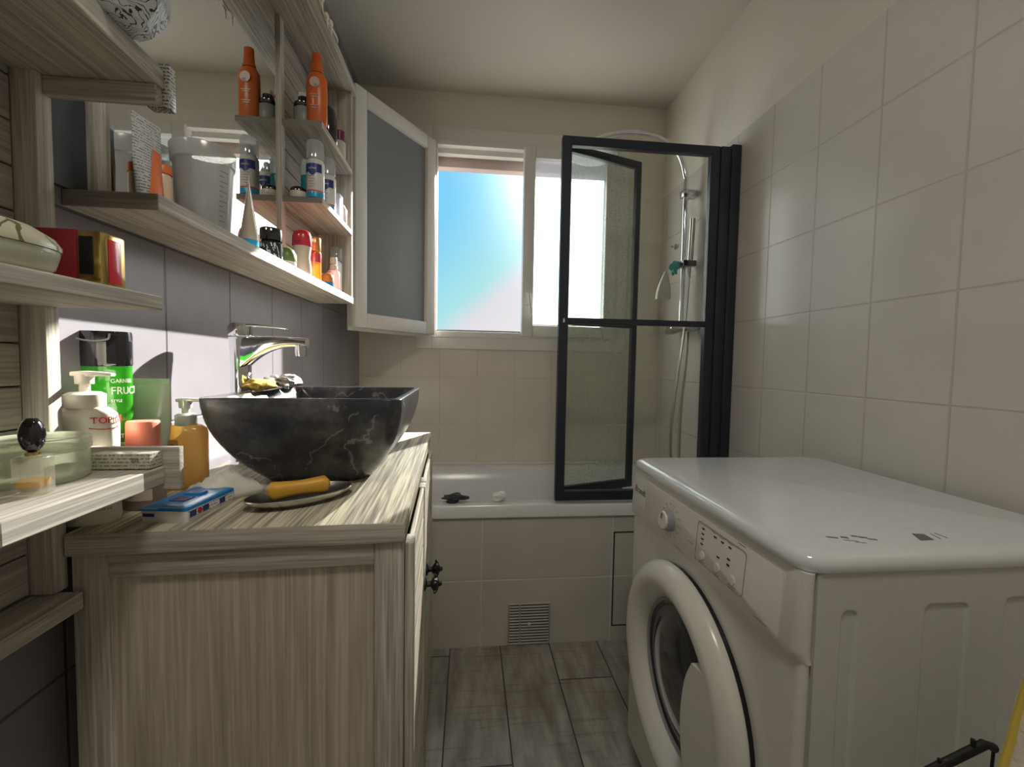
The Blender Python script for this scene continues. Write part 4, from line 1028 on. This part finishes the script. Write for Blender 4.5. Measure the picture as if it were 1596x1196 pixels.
# dark jar
cyl_item('dark_glass_jar', 'small black jar with white printed lines right of the blue capped tube', 'jar', (-.4835, 1.102, SZ), [('jar_body', [(.022, 0), (.0235, .003), (.0235, .030), (.019, .034)], plain('dark_printed_glass', (.03, .03, .035), .12, var=.3)), ('jar_lid', [(.0225, .0345), (.023, .036), (.023, .052), (.021, .054)], 'black_gloss')])
b = nb()
rnd = random.Random(9)
jo = [o for o in COL.objects if o.name.startswith('dark_glass_jar')][0]
for i in range(34):
    a = R(rnd.uniform(-150, 20)); z = rnd.uniform(.006, .028); box(b, -.0007, .0007, -.003, .003, 0, .0003, 0, 1, frame((.0237*cos(a), .0237*sin(a), z), (-sin(a), cos(a), .5), (sin(a)*.4, -cos(a)*.4, 1)))
obj('white_print', b, 'white', jo)
cyl_item('green_lidded_jar', 'small white jar with domed green lid left of the red capped roll-on', 'jar', (-.4780, 1.180, SZ), [('jar_body', [(.019, 0), (.021, .002), (.021, .016)], 'white'), ('green_lid', [(.0215, .0165), (.022, .018), (.021, .030), (.015, .040), (.006, .044), (0, .045)], 'green')])
ro = cyl_item('roll_on_deodorant', 'pale pink roll-on deodorant with glossy red cap on the long mirror shelf', 'deodorant', (-.4780, 1.280, SZ), [('roll_on_body', [(.017, 0), (.0205, .003), (.021, .02), (.0175, .045), (.0205, .068), (.0205, .070)], 'pink'), ('red_cap', [(.0215, .0705), (.022, .073), (.021, .092), (.0175, .103), (.010, .107), (0, .108)], 'red')], sy=.85)
b = text_bm('care', .008, .0002); bend(b, .0218, .0186, .078, R(-100), .0012); obj('lettering', b, 'navy', ro)
cyl_item('amber_spray_bottle', 'slim gold amber spray bottle right of the red capped roll-on', 'bottle', (-.475, 1.375, SZ), [('bottle', [(.014, 0), (.0155, .002), (.0155, .066), (.013, .070)], 'amberliq'), ('wide_band', [(.0158, .046), (.016, .047), (.016, .064), (.0158, .065)], plain('pink_copper_band', (.55, .12, .12), .2, .5)), ('spray_cap', [(.0145, .0705), (.0148, .0712), (.0145, .098), (.013, .100)], plain('copper_cap', (.75, .38, .14), .2, .6))])
cyl_item('cream_flacon', 'tall beige flacon at the back between amber spray and clear spray bottles', 'bottle', (-.530, 1.500, SZ), [('bottle', [(.018, 0), (.020, .003), (.019, .06), (.012, .085), (.010, .11), (.007, .118)], plain('beige_plastic', (.60, .55, .45), .35))], sy=.7)
cyl_item('small_orange_jar', 'small round orange and blue jar in front of the beige flacon', 'jar', (-.466, 1.460, SZ), [('jar_base', [(.016, 0), (.0175, .002), (.0175, .014)], 'blue'), ('orange_lid', [(.018, .0145), (.018, .026), (.015, .034), (.007, .038), (0, .039)], plain('brown_orange_plastic', (.62, .27, .08), .3))])
cyl_item('clear_spray_bottle', 'small clear spray bottle with pink liquid near the end of the mirror shelf', 'bottle', (-.468, 1.530, SZ), [('bottle', [(.0165, 0), (.0175, .002), (.0175, .046), (.012, .052), (.007, .055)], milky('pink_clear_liquid', (.80, .55, .52), .45)), ('white_collar', [(.0105, .0555), (.0105, .063), (.007, .064), (.007, .067)], 'white'), ('spray_head', [(.010, .0675), (.010, .080), (.0085, .083)], 'white')])
cyl_item('white_spray_can', 'slim white spray can with clear cap at the far end of the mirror shelf', 'bottle', (-.480, 1.598, SZ), [('can', [(.015, 0), (.0165, .002), (.0165, .075), (.012, .082)], 'white'), ('clear_cap', [(.0155, .0825), (.0155, .112), (.013, .115)], 'clearcap')])
cyl_item('blue_white_pot', 'small white pot with blue label behind the orange jar', 'pot', (-.532, 1.560, SZ), [('pot_body', [(.019, 0), (.020, .002), (.020, .05)], 'white'), ('blue_label', [(.0204, .02), (.0206, .021), (.0206, .044), (.0204, .045)], 'blue'), ('pot_lid', [(.0205, .0505), (.0205, .066), (.018, .068)], 'white')])

# -- things on the column's upper shelf
Z1 = S1+.0005
sun = cyl_item('orange_sunscreen_spray', 'tall orange sunscreen spray bottle on the upper column shelf beside the mirror', 'bottle', (-.456, 1.342, Z1), [('bottle', [(.0235, 0), (.0255, .003), (.0265, .08), (.0255, .112), (.0185, .124), (.0135, .127)], 'orange'), ('spray_cap', [(.0165, .1275), (.0165, .134), (.0145, .136), (.0125, .158), (.0125, .172), (.0105, .174)], plain('deep_orange_plastic', (.66, .12, .02), .3))], sy=.72)
b = nb(); lathe(b, [(.0125, 0), (.0125, .0008)], 24, frame((.001, -.0196, .096), (1, 0, 0), (0, 0, 1))); obj('round_emblem', b, 'pink', sun)
b = text_bm('30', .010, .0002); xform(b, frame((.003, -.0207, .088), (1, 0, 0), (0, 0, 1))); obj('lettering', b, 'print', sun)
for zz, w in ((.066, .028), (.060, .02), (.040, .024), (.034, .018)):
    pass
b = nb()
for zz, w in ((.066, .012), (.061, .009), (.040, .011), (.035, .008)): box(b, -w, w, -.0196, -.0190, zz, zz+.0015)
obj('fine_print', b, 'pink', sun)
cyl_item('dark_lidded_jar', 'dark jar with grey label left of the orange sunscreen bottle', 'jar', (-.500, 1.360, Z1), [('jar_body', [(.026, 0), (.028, .003), (.028, .050), (.024, .054)], 'grey_label'), ('black_base', [(.0284, .0), (.0284, .010)], 'black_gloss'), ('jar_lid', [(.0255, .0545), (.027, .056), (.027, .066), (.018, .070), (.016, .085), (.012, .088)], 'black_gloss')])
b = nb(); box(b, -.530, -.488, 1.398, 1.404, Z1, Z1+.128, .0008, 1)
cd = tag(obj('white_product_card', b, 'white'), 'white card with red dot standing behind the dark jar on upper column shelf', 'card')
b = nb(); lathe(b, [(.007, 0), (.007, .0006)], 20, frame((-.507, 1.3978, Z1+.108), (1, 0, 0), (0, 0, 1))); obj('red_dot', b, 'red', cd, local=False)
cyl_item('black_spray_can', 'black rounded can behind the orange sunscreen bottle', 'can', (-.466, 1.475, Z1), [('can_body', [(.025, 0), (.027, .003), (.027, .085), (.022, .098), (.012, .104), (0, .105)], 'black_gloss')])
cyl_item('magenta_capped_bottle', 'white bottle with dark magenta cap at the end of the upper column shelf', 'bottle', (-.456, 1.560, Z1), [('bottle', [(.019, 0), (.020, .003), (.020, .060), (.014, .066)], plain('ivory_bottle', (.70, .68, .55), .3)), ('cap', [(.0165, .0665), (.0165, .098), (.014, .100)], plain('magenta_plastic', (.22, .02, .07), .3))])
# -- column's lower shelf
Z2 = S2+.0005
cyl_item('teal_spray_can', 'teal spray can with mint white cap at the back of the lower column shelf', 'can', (-.505, 1.408, Z2), [('can_body', [(.020, 0), (.022, .003), (.022, .088), (.021, .092)], 'teal'), ('cap', [(.0225, .0925), (.0225, .137), (.020, .140)], 'mint')])
cyl_item('small_white_pot', 'low white pot with black lid at the near end of the lower column shelf', 'pot', (-.510, 1.345, Z2), [('pot_body', [(.022, 0), (.0245, .003), (.0255, .019), (.024, .022)], 'cream'), ('black_lid', [(.0235, .0225), (.0235, .030), (.020, .0345), (0, .0365)], 'black_gloss')])
def foam_can(loc, label, near):
    t = cyl_item('mousse_pump_bottle', label, 'bottle', loc, [('bottle', [(.0215, 0), (.0235, .003), (.0235, .098), (.020, .104)], 'white'), ('blue_base', [(.0238, .0), (.0239, .014), (.0237, .015)], 'cyan'), ('red_line', [(.0239, .016), (.0239, .019)], 'red'), ('clear_cap', [(.0225, .106), (.0225, .150), (.019, .156), (0, .157)], 'clearcap')], group='mousse bottles on the lower column shelf')
    b = nb()
    pts = [R(-150+i*7.5) for i in range(17)]
    loft(b, [[Vector((.0241*cos(a), .0241*sin(a), .067-.009*max(0, cos((i-8)/8*pi*1.2))) if r == 0 else Vector((.0241*cos(a), .0241*sin(a), .090))) for i, a in enumerate(pts)] for r in (0, 1)], False, False)
    obj('navy_emblem', b, 'navy', t)
    b = text_bm('nivea', .0095, .0002, shear=.2); bend(b, .0243, .0243, .077, R(-90), .0008); obj('lettering', b, 'white', t)
    b = nb()
    for i in range(5): 
        for k in range(3): 
            a = R(-110+k*12+(i % 2)*8); box(b, -.0025, .0025, -.0007, .0007, 0, .0003, 0, 1, frame((.0237*cos(a), .0237*sin(a), .028+i*.007), (-sin(a), cos(a), 0), (0, 0, 1)))
    obj('fine_print', b, 'grey', t)
    b = nb(); lathe(b, [(.0195, .1045), (.016, .112), (.010, .125), (.009, .134), (.005, .137)], 20); obj('foam_nozzle', b, 'white', t)
    return t
foam_can((-.458, 1.332, Z2), 'white mousse bottle with navy emblem and clear cap, nearest on lower column shelf', True)
foam_can((-.458, 1.440, Z2), 'second white mousse bottle directly behind the first on lower column shelf', False)
b = nb(); box(b, -.492, -.438, 1.500, 1.535, Z2, Z2+.085, .001)
tag(obj('pale_blue_carton', b, plain('pale_lilac_card', (.62, .64, .80), .4)), 'pale blue white carton behind the mousse bottles on lower column shelf', 'carton')
cyl_item('pink_round_bottle', 'pale peach rounded bottle at the far end of the lower column shelf', 'bottle', (-.462, 1.590, Z2), [('bottle', [(.020, 0), (.022, .003), (.022, .06), (.014, .075), (.010, .08)], 'pink')])

for nm, sx_, sz_ in (('dark_glass_jar', 1.08, 1.5), ('green_lidded_jar', 1.05, 1.3), ('roll_on_deodorant', 1.22, 1.24), ('amber_spray_bottle', 1.15, 1.38), ('cream_flacon', 1.1, 1.35),
                     ('clear_spray_bottle', 1.2, 1.4), ('white_spray_can', 1.2, 1.45), ('small_orange_jar', 1.1, 1.3), ('orange_sunscreen_spray', 1.12, 1.18), ('mousse_pump_bottle', 1.06, 1.06), ('mousse_pump_bottle.001', 1.06, 1.06), ('black_spray_can', 1.0, 1.25)):
    bpy.data.objects[nm].scale = (sx_, sx_, sz_)

# ------------------------------------------------------------------ light
W = bpy.data.worlds.new('sky'); SC.world = W; W.use_nodes = True; n = W.node_tree; n.nodes.clear()
o = N(n, 'ShaderNodeOutputWorld'); bg = N(n, 'ShaderNodeBackground'); tc = N(n, 'ShaderNodeTexCoord')
sp = N(n, 'ShaderNodeSeparateXYZ'); n.links.new(tc.outputs['Generated'], sp.inputs[0])
# blue high and left, white haze low and towards the sun
h = mth(n, 'ADD', mth(n, 'MULTIPLY', sp.outputs['Z'], 1.1), mth(n, 'MULTIPLY', sp.outputs['X'], -.95))
r = ramp(n, [(.0, (.60, .585, .60)), (.10, (.56, .55, .58)), (.17, (.31, .58, .60)), (.40, (.155, .47, .69)), (1, (.10, .34, .64))])
n.links.new(h, r.inputs[0])
vd = N(n, 'ShaderNodeVectorMath', operation='DOT_PRODUCT'); n.links.new(tc.outputs['Generated'], vd.inputs[0])
az, el = R(24.5), R(27)
vd.inputs[1].default_value = (sin(az)*cos(el), cos(az)*cos(el), sin(el))
glow = mth(n, 'MULTIPLY', mth(n, 'POWER', mth(n, 'MAXIMUM', vd.outputs['Value'], 0.0), 60.0), 12.0)   # bright sky round the sun
gm = N(n, 'ShaderNodeMix', data_type='RGBA', blend_type='ADD'); gm.inputs[0].default_value = 1
gc = N(n, 'ShaderNodeMix', data_type='RGBA'); n.links.new(glow, gc.inputs[0]); gc.clamp_factor = False
gc.inputs[6].default_value = (0, 0, 0, 1); gc.inputs[7].default_value = (1, .97, .92, 1)
n.links.new(r.outputs[0], gm.inputs[6]); n.links.new(gc.outputs[2], gm.inputs[7])
n.links.new(gm.outputs[2], bg.inputs[0]); n.links.new(bg.outputs[0], o.inputs[0])
SKY = .68
bg.inputs[1].default_value = SKY
sl = bpy.data.lights.new('sun', 'SUN'); so = bpy.data.objects.new('sun', sl); COL.objects.link(so)
sl.energy = 11; sl.angle = R(.6); sl.color = (1, .95, .86)
az, el = R(24.5), R(27)
sd_ = Vector((sin(az)*cos(el), cos(az)*cos(el), sin(el)))
so.rotation_euler = sd_.to_track_quat('Z', 'Y').to_euler(); so.location = (3, 6, 5)
lp = bpy.data.lights.new('fill_light', 'AREA'); lo = bpy.data.objects.new('fill_light', lp); COL.objects.link(lo)  # added fill light, out of view below the ceiling, to brighten the room
lp.shape = 'DISK'; lp.size = .35; lp.energy = 4.6; lp.color = (1, .94, .84); lo.location = (.05, -.05, CZ-.03)

SC.view_settings.view_transform = 'Standard'; SC.view_settings.look = 'None'; SC.view_settings.gamma = 1
SC.view_settings.exposure = 1.0
SC.cycles.use_denoising = True
SC.cycles.max_bounces = 10; SC.cycles.diffuse_bounces = 6; SC.cycles.transparent_max_bounces = 24
SC.cycles.sample_clamp_indirect = 6
SC.cycles.caustics_reflective = False; SC.cycles.caustics_refractive = False
